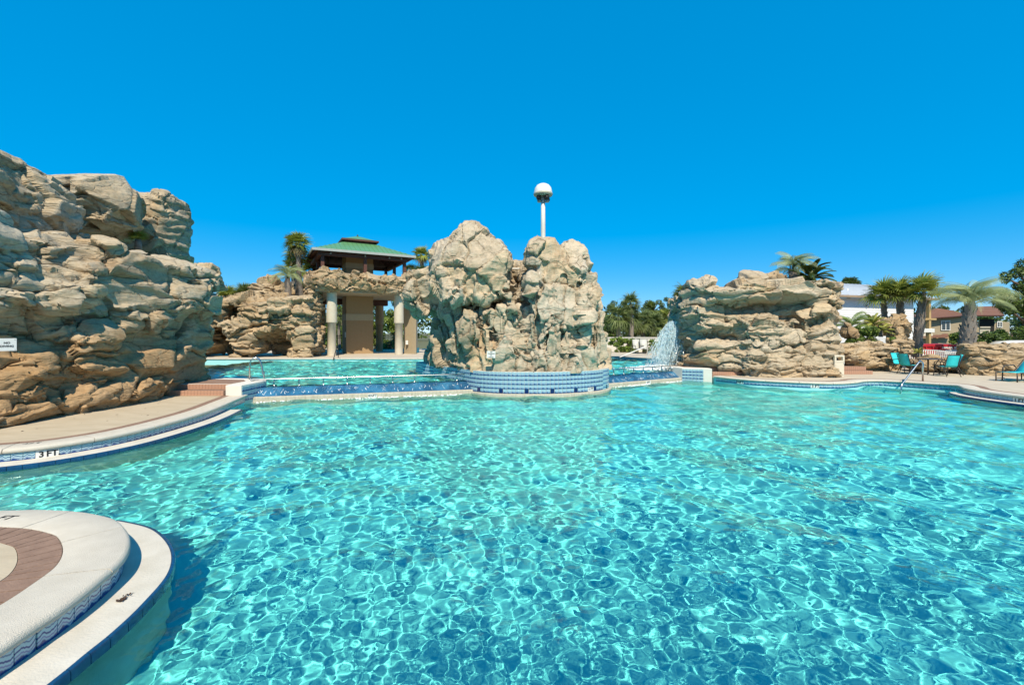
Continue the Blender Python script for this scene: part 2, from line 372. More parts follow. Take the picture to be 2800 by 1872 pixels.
def make_deck(name, label, lip, close, z=0.0, step=0.05, ledge=None, tiles=None, seg_len=1.15, surf=None, wave=None,
              brick_w=0.22, cop_w=0.45, markers=(), brick_pieces=None, rows=1, fill_mat=None, tile_drop=0.0):
    """lip: pool-side edge curve (pool on its right); close: rest of the outline"""
    c = catmull(lip, step); n = normals(c); K = len(c)
    wave = wave or ME_wave; surf = fill_mat or M_deck
    core = [(*(c[i]+n[i]*-0.06),) for i in range(K)] + list(close)
    core_o = link(name, MB().prism(core[::-1], -1.75, z-0.083, 0, side_mi=1).mesh(name), [M_grout, M_poolwall])
    tag(core_o, label, None, None, 'structure'); core_o.cycles.is_caustics_receiver = True
    inner = [(*(c[i]+n[i]*-(cop_w+brick_w+0.004)),) for i in range(0, K, 2)] + list(close)
    wpart('deck_surface', MB().prism(inner[::-1], z-0.08, z-0.004).mesh('deck_surface'), surf, core_o)
    per = int(round(seg_len/step)); i = 0
    prof = [(-cop_w, z-0.075), (-cop_w, z-0.004), (-cop_w+0.006, z), (-0.035, z), (-0.012, z-0.010), (0.0, z-0.032), (-0.002, z-0.058), (-0.016, z-0.075)]
    while i < K-1:
        j = min(K-1, i+per)
        if K-1-j < per//3: j = K-1
        cc, nn = seg(c, n, i, j, 0.006)
        wpart('coping_stone', sweep(cc, nn, prof, 'coping_stone'), M_coping, core_o); i = j
    # brick border
    bp = int(round((brick_pieces or seg_len)/step)); i = 0
    while i < K-1:
        j = min(K-1, i+bp)
        cc, nn = seg(c, n, i, j, 0.006)
        o0, o1 = -(cop_w+brick_w), -(cop_w+0.004)
        wpart('brick_paver', sweep(cc, nn, [(o0, z-0.07), (o0, z-0.006), (o0+0.006, z-0.003), (o1-0.006, z-0.003), (o1, z-0.006), (o1, z-0.07)], 'brick_paver', False), M_brick, core_o); i = j
    # waterline tiles
    if tiles:
        s0, s1 = tiles; L = (K-1)*step; nt_ = int((s1-s0)/TILE)
        for t in range(nt_):
            s = s0+(t+0.5)*TILE; f = s/step; a = int(f); 
            if a >= K-1: break
            fr = f-a; p = c[a]*(1-fr)+c[a+1]*fr; nn = n[a]*(1-fr)+n[a+1]*fr; p = p+nn*-0.058
            mk = [q for q in markers if abs(q[0]-t) <= q[2]]
            for r in range(rows):
                put_tile(ME_plain if mk else wave, core_o, p[0], p[1], z-0.083-TILE/2-r*TILE-tile_drop, nn[0], nn[1], 'marker_tile' if mk else 'tile')
        for (t, s_, w) in markers:
            s = s0+(t+0.5)*TILE; f = s/step; a = int(f); fr = f-a; p = c[a]*(1-fr)+c[a+1]*fr; nn = n[a]*(1-fr)+n[a+1]*fr
            p = p+nn*(-0.058+0.0145)
            lettering(s_, 0.135, core_o, (p[0], p[1], z-0.083-TILE/2), nn[0], nn[1], bold=0.004)
    # overflow ledge with navy edge tiles
    if ledge:
        i0, i1 = int(ledge[0]/step), min(K-1, int(ledge[1]/step)); w = ledge[2]
        cc, nn = c[i0:i1+1], n[i0:i1+1]
        wpart('overflow_ledge', sweep(cc, nn, [(-0.075, -1.6), (-0.075, LEDGE_Z+0.012), (0.02, LEDGE_Z+0.004), (w-0.035, LEDGE_Z), (w-0.035, LEDGE_Z-0.06), (w-0.03, -0.5), (w-0.03, -1.6)], 'overflow_ledge'), [M_ledge], core_o).cycles.is_caustics_receiver = True
        per = 3; i = i0
        while i+per <= i1:
            c2, n2 = seg(c, n, i, i+per, 0.0035)
            wpart('edge_tile', sweep(c2, n2, [(w-0.034, LEDGE_Z-0.075), (w-0.034, LEDGE_Z+0.002), (w-0.02, LEDGE_Z+0.004), (w-0.006, LEDGE_Z-0.002), (w, LEDGE_Z-0.016), (w, LEDGE_Z-0.075)], 'edge_tile'), M_navy, core_o); i += per
    return core_o, c, n

# ------------------------------------------------------------------ ground, pool floors, waters
gb = MB(); hx0, hx1, hy0, hy1, gz = -15.0, 17.0, 0.5, 29.5, -0.12
for (a, b_, c_, d_) in ((-1500, 1500, hy1, 1500), (-1500, 1500, -600, hy0), (-1500, hx0, hy0, hy1), (hx1, 1500, hy0, hy1)):
    gb.add([(a, c_, gz), (b_, c_, gz), (b_, d_, gz), (a, d_, gz)], [(0, 1, 2, 3)])
M_ground = pm('soil_grass', (0.16, 0.17, 0.075), (0.11, 0.10, 0.05), scale=0.6, rough=0.95, bump=0.4, bscale=6)
tag(link('ground', gb.mesh('ground'), M_ground), 'flat grassy ground reaching to the horizon behind the pool', None, None, 'structure')

SPL0, SPL1 = np.array((-8.24, 14.55)), np.array((-1.55, 16.45))      # left spillway foot line
SPR0, SPR1 = np.array((3.75, 18.35)), np.array((7.9, 21.0))          # right spillway foot line
def yfoot(x):
    return np.interp(x, [-60, -8.25, -8.24, -1.55, -1.54, 3.74, 3.75, 7.9, 7.95, 60], [15.4, 15.4, 14.55, 16.45, 18.6, 18.6, 18.35, 21.0, 22.5, 22.5])
fl = MB(); fl.add([(-26, -2, -1.16), (26, -2, -1.24), (26, 23.5, -1.24), (-26, 23.5, -1.16)], [(0, 1, 2, 3)])
o = tag(link('pool_floor', fl.mesh('pool_floor'), M_floor), 'turquoise plaster floor of the lower pool', None, None, 'structure'); o.cycles.is_caustics_receiver = True
xs = np.linspace(-26, 30, 57); V = []; F = []
for i, x in enumerate(xs): V += [(x, float(yfoot(x))+0.3, -1.0), (x, 36, -0.9)]
for i in range(len(xs)-1): F.append((2*i, 2*i+2, 2*i+3, 2*i+1))
o = tag(link('pool_floor', np_mesh('pool_floor', V, F), M_floor), 'turquoise plaster floor of the raised upper pool', None, None, 'structure'); o.cycles.is_caustics_receiver = True

WEXP = 0.45
def wave_field(X, Y, sp, seed, l0, l1, n, slope, mean_dir=0.6):
    r = np.random.default_rng(seed); Z = np.zeros_like(X)
    lam = np.exp(r.uniform(math.log(l0), math.log(l1), n)); th = r.normal(mean_dir, 1.15, n); ph = r.uniform(0, 6.283, n)
    # slow variation of the chop over the pool
    patch = 0.93+0.13*np.sin(0.5*X-0.25*Y)+0.08*np.sin(1.3*X+0.9*Y+1.0)*np.sin(0.8*Y-1.1*X)
    for L, t, p in zip(lam, th, ph):
        k = 2*math.pi/L; a = slope/k*(L/0.19)**WEXP
        att = np.clip((L/sp-2.2)/2.0, 0, 1)
        Z += (a*att*np.sin(k*(X*math.cos(t)+Y*math.sin(t))+p+0.5*np.sin(1.7*X*math.sin(t)-1.7*Y*math.cos(t)+p))).astype(Z.dtype)
    return Z*patch
GR = 0.0048; WEXP = 0.45
nr, na = int(math.log(27/1.25)/GR), 720
r_ = 1.25*np.exp(np.arange(nr)*GR); a_ = np.linspace(R(-72), R(72), na)
RR, AA = np.meshgrid(r_, a_, indexing='ij'); X = RR*np.sin(AA); Y = RR*np.cos(AA)
Z = Z_LOW + wave_field(X, Y, RR*GR*1.0, 5, 0.052, 0.30, 140, 0.0106) + wave_field(X, Y, RR*GR*1.0, 15, 0.035, 0.08, 40, 0.0125) + wave_field(X, Y, RR*GR*1.0, 25, 0.7, 2.2, 14, 0.011)
Z = Z_LOW+(Z-Z_LOW)*(1+0.45*np.clip((RR-3.5)/6.0, 0, 1))       # choppier towards the spillways
i = np.arange((nr-1)*na).reshape(nr-1, na)[:, :-1].ravel()
F = np.stack([i, i+1, i+na+1, i+na], -1); V = np.stack([X, Y, Z], -1).reshape(-1, 3)
cx, cy = V[F].mean(1)[:, 0], V[F].mean(1)[:, 1]
keep = (cy < yfoot(cx)+0.06) & (cy > 0.9) & (cx > -14) & (cx < 20) & ~((cx < -11.5) & (cy > 8.5))
F = F[keep]; used = np.unique(F); remap = np.zeros(len(V), np.int64); remap[used] = np.arange(len(used))
me = np_mesh('pool_water', V[used], remap[F], True)
water_o = tag(link('pool_water', me, M_water), 'rippled turquoise water of the lower pool in front', None, None, 'structure')
if me.polygons[0].normal.z < 0: me.flip_normals()
water_o.cycles.is_caustics_caster = True

nx_, ny_ = 420, 260
gx = np.linspace(-16, 12.0, nx_); yf = np.interp(gx, [-16, -8.25, -8.24, -1.55, -1.54, 3.74, 3.75, 7.9, 7.95, 15], [15.6, 15.6, 14.98, 16.88, 18.6, 18.6, 18.8, 21.45, 22.0, 22.0])
tv = np.linspace(0, 1, ny_)**1.3
X = np.repeat(gx[:, None], ny_, 1); Y = yf[:, None]+(34.5-yf[:, None])*tv[None, :]
Z = Z_UP + wave_field(X, Y, np.full_like(X, 0.075), 9, 0.2, 1.1, 70, 0.017)
i = np.arange((nx_-1)*ny_).reshape(nx_-1, ny_)[:, :-1].ravel()
me = np_mesh('pool_water', np.stack([X, Y, Z], -1).reshape(-1, 3), np.stack([i, i+ny_, i+ny_+1, i+1], -1), True)
if me.polygons[0].normal.z < 0: me.flip_normals()
o = tag(link('pool_water', me, M_water), 'calmer turquoise water of the raised pool behind the spillways', None, None, 'structure'); o.cycles.is_caustics_caster = True

# ------------------------------------------------------------------ decks
deckL, cL, nL = make_deck('pool_deck', 'curved beige deck with white coping below the big rock cliff at left',
    [(-14, 6.95), (-11, 7.0), (-9.4, 7.08), (-8.35, 7.40), (-7.72, 7.95), (-7.36, 9.0), (-7.42, 10.95), (-7.88, 12.9), (-8.26, 14.3)],
    [(-8.3, 15.2), (-14, 15.2)], ledge=(2.0, 11.3, 0.32), tiles=(3.9, 12.9), markers=((15.0, '3', 0.5), (16.0, 'FT.', 0.5)), brick_w=0.2)
deckN, cN, nN = make_deck('pool_deck', 'near deck corner with broad coping and brick border, lower left',
    [(24, 1.1), (2, 1.1), (-1.4, 1.15), (-2.5, 1.45), (-3.02, 2.2), (-3.11, 2.9), (-3.13, 3.19), (-3.19, 3.51), (-3.32, 3.91), (-3.59, 4.28), (-4.0, 4.63),
     (-4.34, 4.79), (-4.7, 4.89), (-5.12, 4.93), (-5.5, 4.91), (-7, 4.9), (-14, 4.9)], [(-14, -6), (24, -6)],
    ledge=(26.5, 30.9, 0.33), tiles=(27.0, 31.6), brick_w=0.27, seg_len=1.0, brick_pieces=0.2)
deckR, cR, nR = make_deck('pool_deck', 'wide sand coloured deck along the right side of the pool',
    [(8.93, 20.2), (9.3, 19.4), (10.0, 18.5), (11.37, 17.68), (12.38, 17.42), (13.4, 17.75), (14.2, 18.3), (14.85, 18.4), (15.4, 18.05), (15.95, 17.4), (16.3, 16.8), (16.05, 16.3), (15.72, 15.85),
     (15.47, 15.2), (15.38, 14.4), (15.45, 13.4), (15.8, 11), (16.8, 6), (18.5, 1.1)],
    [(19, -6), (60, -6), (60, 30), (15.9, 30), (15.5, 25.5), (9.0, 25.5)], ledge=(10.35, 14.5, 0.33), tiles=(0.1, 15.0), wave=ME_wave2, fill_mat=M_deckr,
    markers=((7.0, '3\u00bd', 0.5), (8.0, 'FT', 0.5), (25.0, '3', 0.5), (26.0, 'FT', 0.5), (84.0, '1', 0.5), (85.0, 'FT', 0.5)))
deckF, cF, nF = make_deck('pool_deck', 'far deck at the back of the raised pool under the pavilion',
    [(-30, 28.6), (-16, 28.6), (-6, 28.7), (-2, 30.0), (1.5, 32.3), (5.5, 32.6), (7.2, 32.2), (8.1, 30.6), (9.4, 29.1), (11.0, 27.9), (12.3, 27.0), (13.2, 26.2), (14.5, 25.0)],
    [(16, 25), (16, 46), (-30, 46)], z=Z_UDECK, step=0.2, seg_len=2.4, fill_mat=M_deckr)
# lettering painted on the coping tops
me = text_mesh('FT', 0.15, bold=0.003); me.materials.clear(); me.materials.append(M_ink)
o = link('lettering', me, None, deckN); o.matrix_local = Matrix.Translation((-5.17, 4.70, 0.001)) @ Matrix.Rotation(R(180), 4, 'Z') @ Matrix.Rotation(0, 4, 'X')
o.matrix_local = Matrix.Translation((-5.20, 4.68, 0.0012))
me = text_mesh('3 FT', 0.12, bold=0.002); me.materials.clear(); me.materials.append(M_ink)
o = link('lettering', me, None, deckL); o.matrix_local = Matrix.Translation((-8.28, 7.86, 0.0012)) @ Matrix.Rotation(R(205), 4, 'Z')
# paver joints inside the near corner: a few large slabs
def slab_piece(poly, z0, z1, parent, mat, name='paver'):
    return wpart(name, MB().prism(poly, z0, z1).mesh(name), mat, parent)
M_paver = pm('paver_stone', (0.60, 0.51, 0.36), (0.50, 0.42, 0.29), scale=5, rough=0.85, bump=0.35, bscale=80)

# leaf litter caught on the ledge
lit = MB(); rl = random.Random(4)
for k in range(45):
    p = Vector((-3.09+rl.gauss(0, 0.014), 3.62+rl.gauss(0, 0.024), LEDGE_Z+0.008+rl.random()*0.012)); a = rl.random()*6.28; s = 0.008+rl.random()*0.012
    u = Vector((math.cos(a), math.sin(a), rl.uniform(-.4, .4)))*s; w = Vector((-math.sin(a), math.cos(a), rl.uniform(-.4, .4)))*s*0.45
    lit.add([p-u, p+w, p+u, p-w], [(0, 1, 2, 3)])
tag(link('leaf_litter', lit.mesh('leaf_litter'), pm('dead_leaf', (0.10, 0.055, 0.03), (0.05, 0.028, 0.018), scale=30)), 'small clump of dead brown leaves on the near ledge', 'leaves', None, 'stuff')

# ------------------------------------------------------------------ raised decks, pillars and steps
def plaster_block(name, poly, z0, z1, mat, parent):
    bm = bmesh.new(); vs = [bm.verts.new((p[0], p[1], z0)) for p in poly] ; f = bm.faces.new(vs)
    r = bmesh.ops.extrude_face_region(bm, geom=[f]); 
    for v in r['geom']:
        if isinstance(v, bmesh.types.BMVert): v.co.z = z1
    bmesh.ops.recalc_face_normals(bm, faces=bm.faces)
    e = [e for e in bm.edges if all(abs(v.co.z-z1) < 1e-4 for v in e.verts)]
    bmesh.ops.bevel(bm, geom=e, offset=0.025, segments=3, affect='EDGES', profile=0.6)
    me = bpy.data.meshes.new(name); bm.to_mesh(me); bm.free()
    o = wpart(name, me, mat, parent) if parent else link(name, me, mat)
    return o
def steps(parent, x0, x1, y0, tread, z0, rise, nst, depth):
    """brick-tiled steps rising towards +Y, each facing tile its own piece"""
    tw, th = 0.098, rise/2
    tme = MB().box(-0.046, 0.046, -0.012, 0, -th/2+0.002, th/2-0.002, bevel=0.003).mesh('step_tile'); tme.materials.append(M_steptile)
    for s in range(nst):
        ya = y0+s*tread; wpart('step', MB().box(x0, x1, ya, y0+depth, z0-0.1, z0+rise*(s+1)-0.004).mesh('step'), M_brick, parent)
        for r in range(2):
            for k in range(int((x1-x0)/tw)):
                o = link('step_tile', tme, None, parent); o.location = Vector((x1-(k+0.5)*tw, ya-0.001, z0+rise*s+th*(r+0.5)))-Vector(parent.location)
def raised(name, label, poly, top_poly):
    o = plaster_block(name, poly, -1.7, Z_UDECK, M_white, None)
    tag(o, label, None, None, 'structure'); o.cycles.is_caustics_receiver = True
    wpart('brick_top', MB().prism(top_poly, Z_UDECK-0.05, Z_UDECK+0.004).mesh('brick_top'), M_brick, o)
    return o
upL = raised('pool_deck', 'raised white plaster corner with ladder beside the left spillway',
    [(-11.2, 14.18), (-8.72, 14.18), (-8.72, 13.86), (-8.24, 13.86), (-8.24, 15.25), (-8.42, 15.62), (-8.85, 15.9), (-9.6, 16.0), (-11.2, 16.2)],
    [(-11.2, 14.24), (-8.78, 14.24), (-8.78, 15.0), (-9.1, 15.45), (-9.9, 15.6), (-11.2, 15.7)])
steps(upL, -11.1, -8.73, 13.78, 0.36, 0.0, Z_UDECK/2, 2, 0.75)
for r in range(3):
    for k in range(9): put_tile(ME_wave, upL, -8.238, 13.96+k*TILE, Z_UDECK-0.13-r*TILE, 1, 0)
upR = raised('pool_deck', 'raised white plaster corner with ladder beside the right spillway',
    [(7.75, 20.75), (8.9, 20.25), (8.95, 20.75), (9.3, 20.9), (11.5, 21.2), (11.5, 24.2), (7.4, 23.6), (7.3, 21.6)],
    [(8.0, 21.15), (8.7, 20.9), (9.3, 21.0), (11.4, 21.3), (11.4, 23.9), (7.9, 23.2)])
steps(upR, 8.95, 10.4, 20.45, 0.36, 0.0, Z_UDECK/2, 2, 0.8)
d = np.array((8.9-7.75, 20.25-20.75)); L = np.linalg.norm(d); d /= L; nn = np.array((d[1], -d[0]))
for r in range(4):
    for k in range(6):
        p = np.array((7.75, 20.75))+d*(0.01+(k+0.5)*TILE)+nn*0.002
        put_tile(ME_wave2, upR, p[0], p[1], Z_UDECK-0.12-r*TILE, nn[0], nn[1])

# ------------------------------------------------------------------ spillways with rails
M_foam = pm('white_foam', (0.86, 0.90, 0.90), (0.78, 0.84, 0.85), scale=20, rough=0.6, bump=0.4, bscale=60)
def spillway(a, b, label, rail_label, end0, nposts, grp, marker=None):
    a = np.array(a); b = np.array(b); d = (b-a)/np.linalg.norm(b-a); n = np.array((d[1], -d[0])); L = np.linalg.norm(b-a)
    e = empty('spillway', (a[0], a[1], Z_LOW), label, 'spillway', 'blue mosaic spillways between the two pools')
    m = int(L/0.1); cc = a[None, :]+d[None, :]*np.linspace(-0.12, L+0.12, m)[:, None]; nn = np.repeat(n[None, :], m, 0)
    wpart('mosaic_slope', sweep(cc, nn, [(-0.62, -1.6), (-0.62, Z_UP-0.02), (-0.46, Z_UP-0.018), (-0.36, Z_UP-0.035), (-0.12, -0.07), (-0.02, -0.135), (-0.02, -1.6)], 'mosaic_slope'), M_mosaic, e)
    wpart('lip', sweep(cc, nn, [(-0.015, -1.6), (-0.015, -0.142), (0.05, -0.15), (0.075, -0.17), (0.09, -0.5), (0.09, -1.6)], 'lip'), M_lip, e).cycles.is_caustics_receiver = True
    # thin bright runs of water on the slope and froth at the foot
    fm = MB(); rr = random.Random(int(L*100))
    for k in range(int(L*9)):
        t = rr.random()*L; o0 = -0.30+rr.random()*0.2; ln = 0.03+rr.random()*0.07; w = 0.003+rr.random()*0.007
        def q(tt, oo):
            z = np.interp(oo, [-0.36, -0.12, -0.02], [Z_UP-0.035, -0.07, -0.135])+0.006; v = a+d*tt+n*oo; return (v[0], v[1], z)
        sk = rr.uniform(-0.05, 0.09)
        fm.add([q(t-w, o0), q(t+w, o0), q(t+w*1.4+sk, o0+ln), q(t-w*0.6+sk, o0+ln)], [(0, 1, 2, 3)])
    for k in range(int(L*26)):
        t = rr.random()*L; oo = 0.10+abs(rr.gauss(0, 0.10)); v = a+d*t+n*oo; s = 0.012+rr.random()*0.028
        ring = [(v[0]+math.cos(q_)*s*rr.uniform(.7, 1.6), v[1]+math.sin(q_)*s*rr.uniform(.7, 1.3), Z_LOW+0.004) for q_ in np.linspace(0, 6.283, 6)[:-1]]
        fm.add(ring+[(v[0], v[1], Z_LOW+0.012+s*0.7)], [(i_, (i_+1) % 5, 5) for i_ in range(5)])
    wpart('froth', fm.mesh('froth'), M_foam, e)['kind'] = 'stuff'
    if marker:
        v = a+d*L*marker[1]+n*0.082; put_tile(ME_plain, e, v[0]-d[0]*TILE/2, v[1]-d[1]*TILE/2, -0.235, n[0], n[1], 'marker_tile'); put_tile(ME_plain, e, v[0]+d[0]*TILE/2, v[1]+d[1]*TILE/2, -0.235, n[0], n[1], 'marker_tile')
        v = v+n*0.0145; lettering(marker[0], 0.12, e, Vector((v[0], v[1], -0.225))-Vector(e.location), n[0], n[1], bold=0.003)
    # low steel rail
    rl = empty('safety_rail', (a[0]-n[0]*0.5, a[1]-n[1]*0.5, Z_UP), rail_label, 'rail', 'low steel rails above the spillways')
    top = Z_UP+0.235; o_ = -0.5
    pts = [a+d*t+n*o_ for t in np.linspace(0.05, L-0.08, 12)]
    pl = [(p[0], p[1], top) for p in pts]
    bend = [(a+d*s_+n*o_) for s_ in (-0.32, -0.28, -0.2, -0.08)]; bz = [Z_UP, Z_UP+0.1, Z_UP+0.19, top-0.012]
    if end0 == 0: pl = [(p[0], p[1], z) for p, z in zip(bend, bz)]+pl
    if end0 == 1:
        ex = [(a+d*(L+s_)+n*o_) for s_ in (0.05, 0.16, 0.23, 0.26)]; pl += [(p[0], p[1], z) for p, z in zip(ex, (top-0.005, top-0.06, Z_UP+0.1, Z_UP))]
    wpart('handrail', MB().tube(pl, 0.021, 8).mesh('handrail'), M_steel, rl)
    pme = MB().lathe([(0.0, 0.0), (0.045, 0.0), (0.045, 0.012), (0.02, 0.02), (0.02, 0.10), (0.027, 0.15), (0.024, 0.21), (0.018, 0.235)], n=10).mesh('post')
    pme.materials.append(M_steel)
    for k in range(nposts):
        t = L*(k+0.62)/(nposts+0.1); p = a+d*t+n*o_; po = link('post', pme, None, rl); po.location = Vector((p[0], p[1], Z_UP-0.02))-Vector(rl.location)
    return e
spillway(SPL0, SPL1, 'long blue mosaic spillway left of the centre rock island', 'low steel rail left of the centre rock island', 0, 9, 'l', ('4\u00bdFT', 0.52))
spillway(SPR0, SPR1, 'shorter blue mosaic spillway right of the centre rock island', 'low steel rail right of the centre rock island', 1, 8, 'r', ('5FT', 0.5))

# ladders
def ladder(loc, rz, label):
    e = empty('pool_ladder', loc, label, 'ladder', 'steel pool ladders on the raised corners', rz)
    for s in (-0.26, 0.26):
        pts = [(s, 0, 0), (s, 0, 0.52), (s, 0.03, 0.64), (s, 0.11, 0.72), (s, 0.2, 0.73), (s, 0.28, 0.68), (s, 0.33, 0.58), (s, 0.44, 0.05), (s, 0.45, -0.2), (s, 0.45, -1.0)]
        link('side_rail', MB().tube(pts, 0.021, 8).mesh('side_rail'), M_steel, e)
        link('flange', MB().lathe([(0.0, 0.02), (0.05, 0.012), (0.05, 0.0)], (s, 0, 0), 12).mesh('flange'), M_steel, e)
    link('crossbar', MB().tube([(-0.26, 0, 0.22), (0.26, 0, 0.22)], 0.016, 8).mesh('crossbar'), M_steel, e)
    for z in (0.2, -0.25, -0.55):
        y = np.interp(z, [-0.2, 0.05, 0.58], [0.45, 0.44, 0.33]); link('tread', MB().box(-0.26, 0.26, y-0.04, y+0.05, z-0.015, z+0.015, bevel=0.006).mesh('tread'), M_steel, e)
    return e
ladder((-9.0, 15.62, Z_UDECK), R(-62), 'steel pool ladder on the white corner by the left spillway')
ladder((8.05, 21.75, Z_UDECK), R(32), 'steel pool ladder by the waterfall at the right spillway')

# a few fallen leaves and specks on the left deck
lit = MB(); rl = random.Random(8)
for k in range(26):
    p = Vector((rl.uniform(-10.2, -8.3), rl.uniform(8.3, 12.8), 0.004)); a = rl.random()*6.28; sz = 0.012+rl.random()*0.022
    u = Vector((math.cos(a), math.sin(a), 0.1))*sz; w = Vector((-math.sin(a), math.cos(a), 0.2))*sz*0.4
    lit.add([p-u, p+w, p+u, p-w], [(0, 1, 2, 3)])
tag(link('leaf_litter', lit.mesh('leaf_litter'), bpy.data.materials['dead_leaf']), 'scattered tiny dead leaves on the left deck', 'leaves', None, 'stuff')
# ------------------------------------------------------------------ rock sculpting (noise, distance fields, surface nets)
def _h(ix, iy, iz, s):
    h = (ix.astype(np.int64)*73856093) ^ (iy.astype(np.int64)*19349663) ^ (iz.astype(np.int64)*83492791) ^ (s*2654435761)
    h = (h ^ (h >> 13))*1274126177; h = (h ^ (h >> 16)) & 0xFFFFFFFF
    return h
def hrand(ix, iy, iz, s): return (_h(ix, iy, iz, s) % 100003).astype(np.float32)/100003.0
def perlin(p, s=0):
    i = np.floor(p).astype(np.int64); f = (p-i).astype(np.float32); u = f*f*f*(f*(f*6-15)+10); r = 0
    for dx in (0, 1):
        for dy in (0, 1):
            for dz in (0, 1):
                h = _h(i[:, 0]+dx, i[:, 1]+dy, i[:, 2]+dz, s) % 12
                gx = np.where(h < 4, np.where(h & 1, -1., 1.), np.where(h < 8, np.where(h & 1, -1., 1.), 0.))
                gy = np.where(h < 4, np.where(h & 2, -1., 1.), np.where(h < 8, 0., np.where(h & 1, -1., 1.)))
                gz = np.where(h < 4, 0., np.where(h & 2, -1., 1.))
                w = (u[:, 0] if dx else 1-u[:, 0])*(u[:, 1] if dy else 1-u[:, 1])*(u[:, 2] if dz else 1-u[:, 2])
                r = r + w*(gx*(f[:, 0]-dx)+gy*(f[:, 1]-dy)+gz*(f[:, 2]-dz))
    return r
def fbm(p, o, s=0, g=0.5):
    r = 0; a = 1.0
    for k in range(o): r = r+a*perlin(p*(2.03**k)+k*17.3, s+k); a *= g
    return r
def worley(p, s):
    """nearest and second distance, id hash, offset to the nearest seed (in p units)"""
    i = np.floor(p).astype(np.int64); n = len(p)
    d1 = np.full(n, 9e9, np.float32); d2 = d1.copy(); idh = np.zeros(n, np.int64); vec = np.zeros((n, 3), np.float32)
    for dx in (-1, 0, 1):
        for dy in (-1, 0, 1):
            for dz in (-1, 0, 1):
                a, b, c = i[:, 0]+dx, i[:, 1]+dy, i[:, 2]+dz
                q = np.stack([a+hrand(a, b, c, s), b+hrand(a, b, c, s+1), c+hrand(a, b, c, s+2)], -1)
                v = (p-q).astype(np.float32); d = np.sqrt((v*v).sum(1)); near = d < d1
                d2 = np.where(near, d1, np.minimum(d2, d)); d1 = np.where(near, d, d1)
                idh = np.where(near, _h(a, b, c, s+7), idh); vec[near] = v[near]
    return d1, d2, idh, vec
def idrand(idh, s): return ((idh*(2*s+3)*2654435761 >> 7) % 10007).astype(np.float32)/10007.0

def sd_ell(c, r, roll=0.0, yaw=0.0):
    def f(X, Y, Z):
        x, y, z = X-c[0], Y-c[1], Z-c[2]
        if yaw: x, y = x*math.cos(yaw)+y*math.sin(yaw), -x*math.sin(yaw)+y*math.cos(yaw)
        if roll: x, z = x*math.cos(roll)+z*math.sin(roll), -x*math.sin(roll)+z*math.cos(roll)
        k = np.sqrt((x/r[0])**2+(y/r[1])**2+(z/r[2])**2); return (k-1)*min(r)*0.9+(k-1)*0.1*max(r)*0
    return f
def sd_box(c, h, rad=0.15, roll=0.0, yaw=0.0):
    def f(X, Y, Z):
        x, y, z = X-c[0], Y-c[1], Z-c[2]
        if yaw: x, y = x*math.cos(yaw)+y*math.sin(yaw), -x*math.sin(yaw)+y*math.cos(yaw)
        if roll: x, z = x*math.cos(roll)+z*math.sin(roll), -x*math.sin(roll)+z*math.cos(roll)
        x, y, z = np.abs(x)-h[0]+rad, np.abs(y)-h[1]+rad, np.abs(z)-h[2]+rad
        return np.sqrt(np.maximum(x, 0)**2+np.maximum(y, 0)**2+np.maximum(z, 0)**2)+np.minimum(np.maximum(x, np.maximum(y, z)), 0)-rad
    return f
def sd_poly(pts, z0, z1, taper=0.0, rad=0.15):
    pts = np.array(pts, float)
    def f(X, Y, Z):
        d = np.full(X.shape, 1e9, np.float32); s = np.ones(X.shape, np.float32); n = len(pts)
        for i in range(n):
            a, b = pts[i], pts[i-1]; ex, ey = b-a; wx, wy = X-a[0], Y-a[1]
            t = np.clip((wx*ex+wy*ey)/(ex*ex+ey*ey), 0, 1); bx, by = wx-ex*t, wy-ey*t; d = np.minimum(d, bx*bx+by*by)
            c1, c2, c3 = Y >= a[1], Y < b[1], ex*wy > ey*wx; s = np.where((c1 & c2 & c3) | (~c1 & ~c2 & ~c3), -s, s)
        d2 = s*np.sqrt(d)+taper*(Z-z0)+rad; dz = np.maximum(z0-Z, Z-z1)+rad
        return np.sqrt(np.maximum(d2, 0)**2+np.maximum(dz, 0)**2)+np.minimum(np.maximum(d2, dz), 0)-rad
    return f
def blob(x, y, Y, rx, ry, rd, roll=0.0, yaw=0.0):      # ellipsoid measured in the photo: centre, half size in px, depth half size in m
    c = P(x, y, Y); s = Y/F_PX; return sd_ell(c, (rx*s, rd, ry*s), R(roll), R(yaw))
def block(x, y, Y, rx, ry, rd, roll=0.0, yaw=0.0, rad=0.12):
    c = P(x, y, Y); s = Y/F_PX; return sd_box(c, (rx*s, rd, ry*s), min(rad, rx*s*.8, ry*s*.8), R(roll), R(yaw))
def carve(prims, lo, hi, h):
    """prims: ('+'|'-', fn, k) -> base mesh by surface nets"""
    ax = [np.arange(lo[k], hi[k]+h, h, dtype=np.float32) for k in range(3)]
    X, Y, Z = np.meshgrid(*ax, indexing='ij'); D = np.full(X.shape, 50.0, np.float32)
    for op, fn, k in prims:
        d = fn(X, Y, Z).astype(np.float32)
        if op == '+':
            hh = np.clip(0.5+0.5*(D-d)/k, 0, 1); D = D*(1-hh)+d*hh-k*hh*(1-hh)
        else:
            hh = np.clip(0.5-0.5*(D+d)/k, 0, 1); D = D*(1-hh)-d*hh+k*hh*(1-hh)
    return nets(D, ax, h)
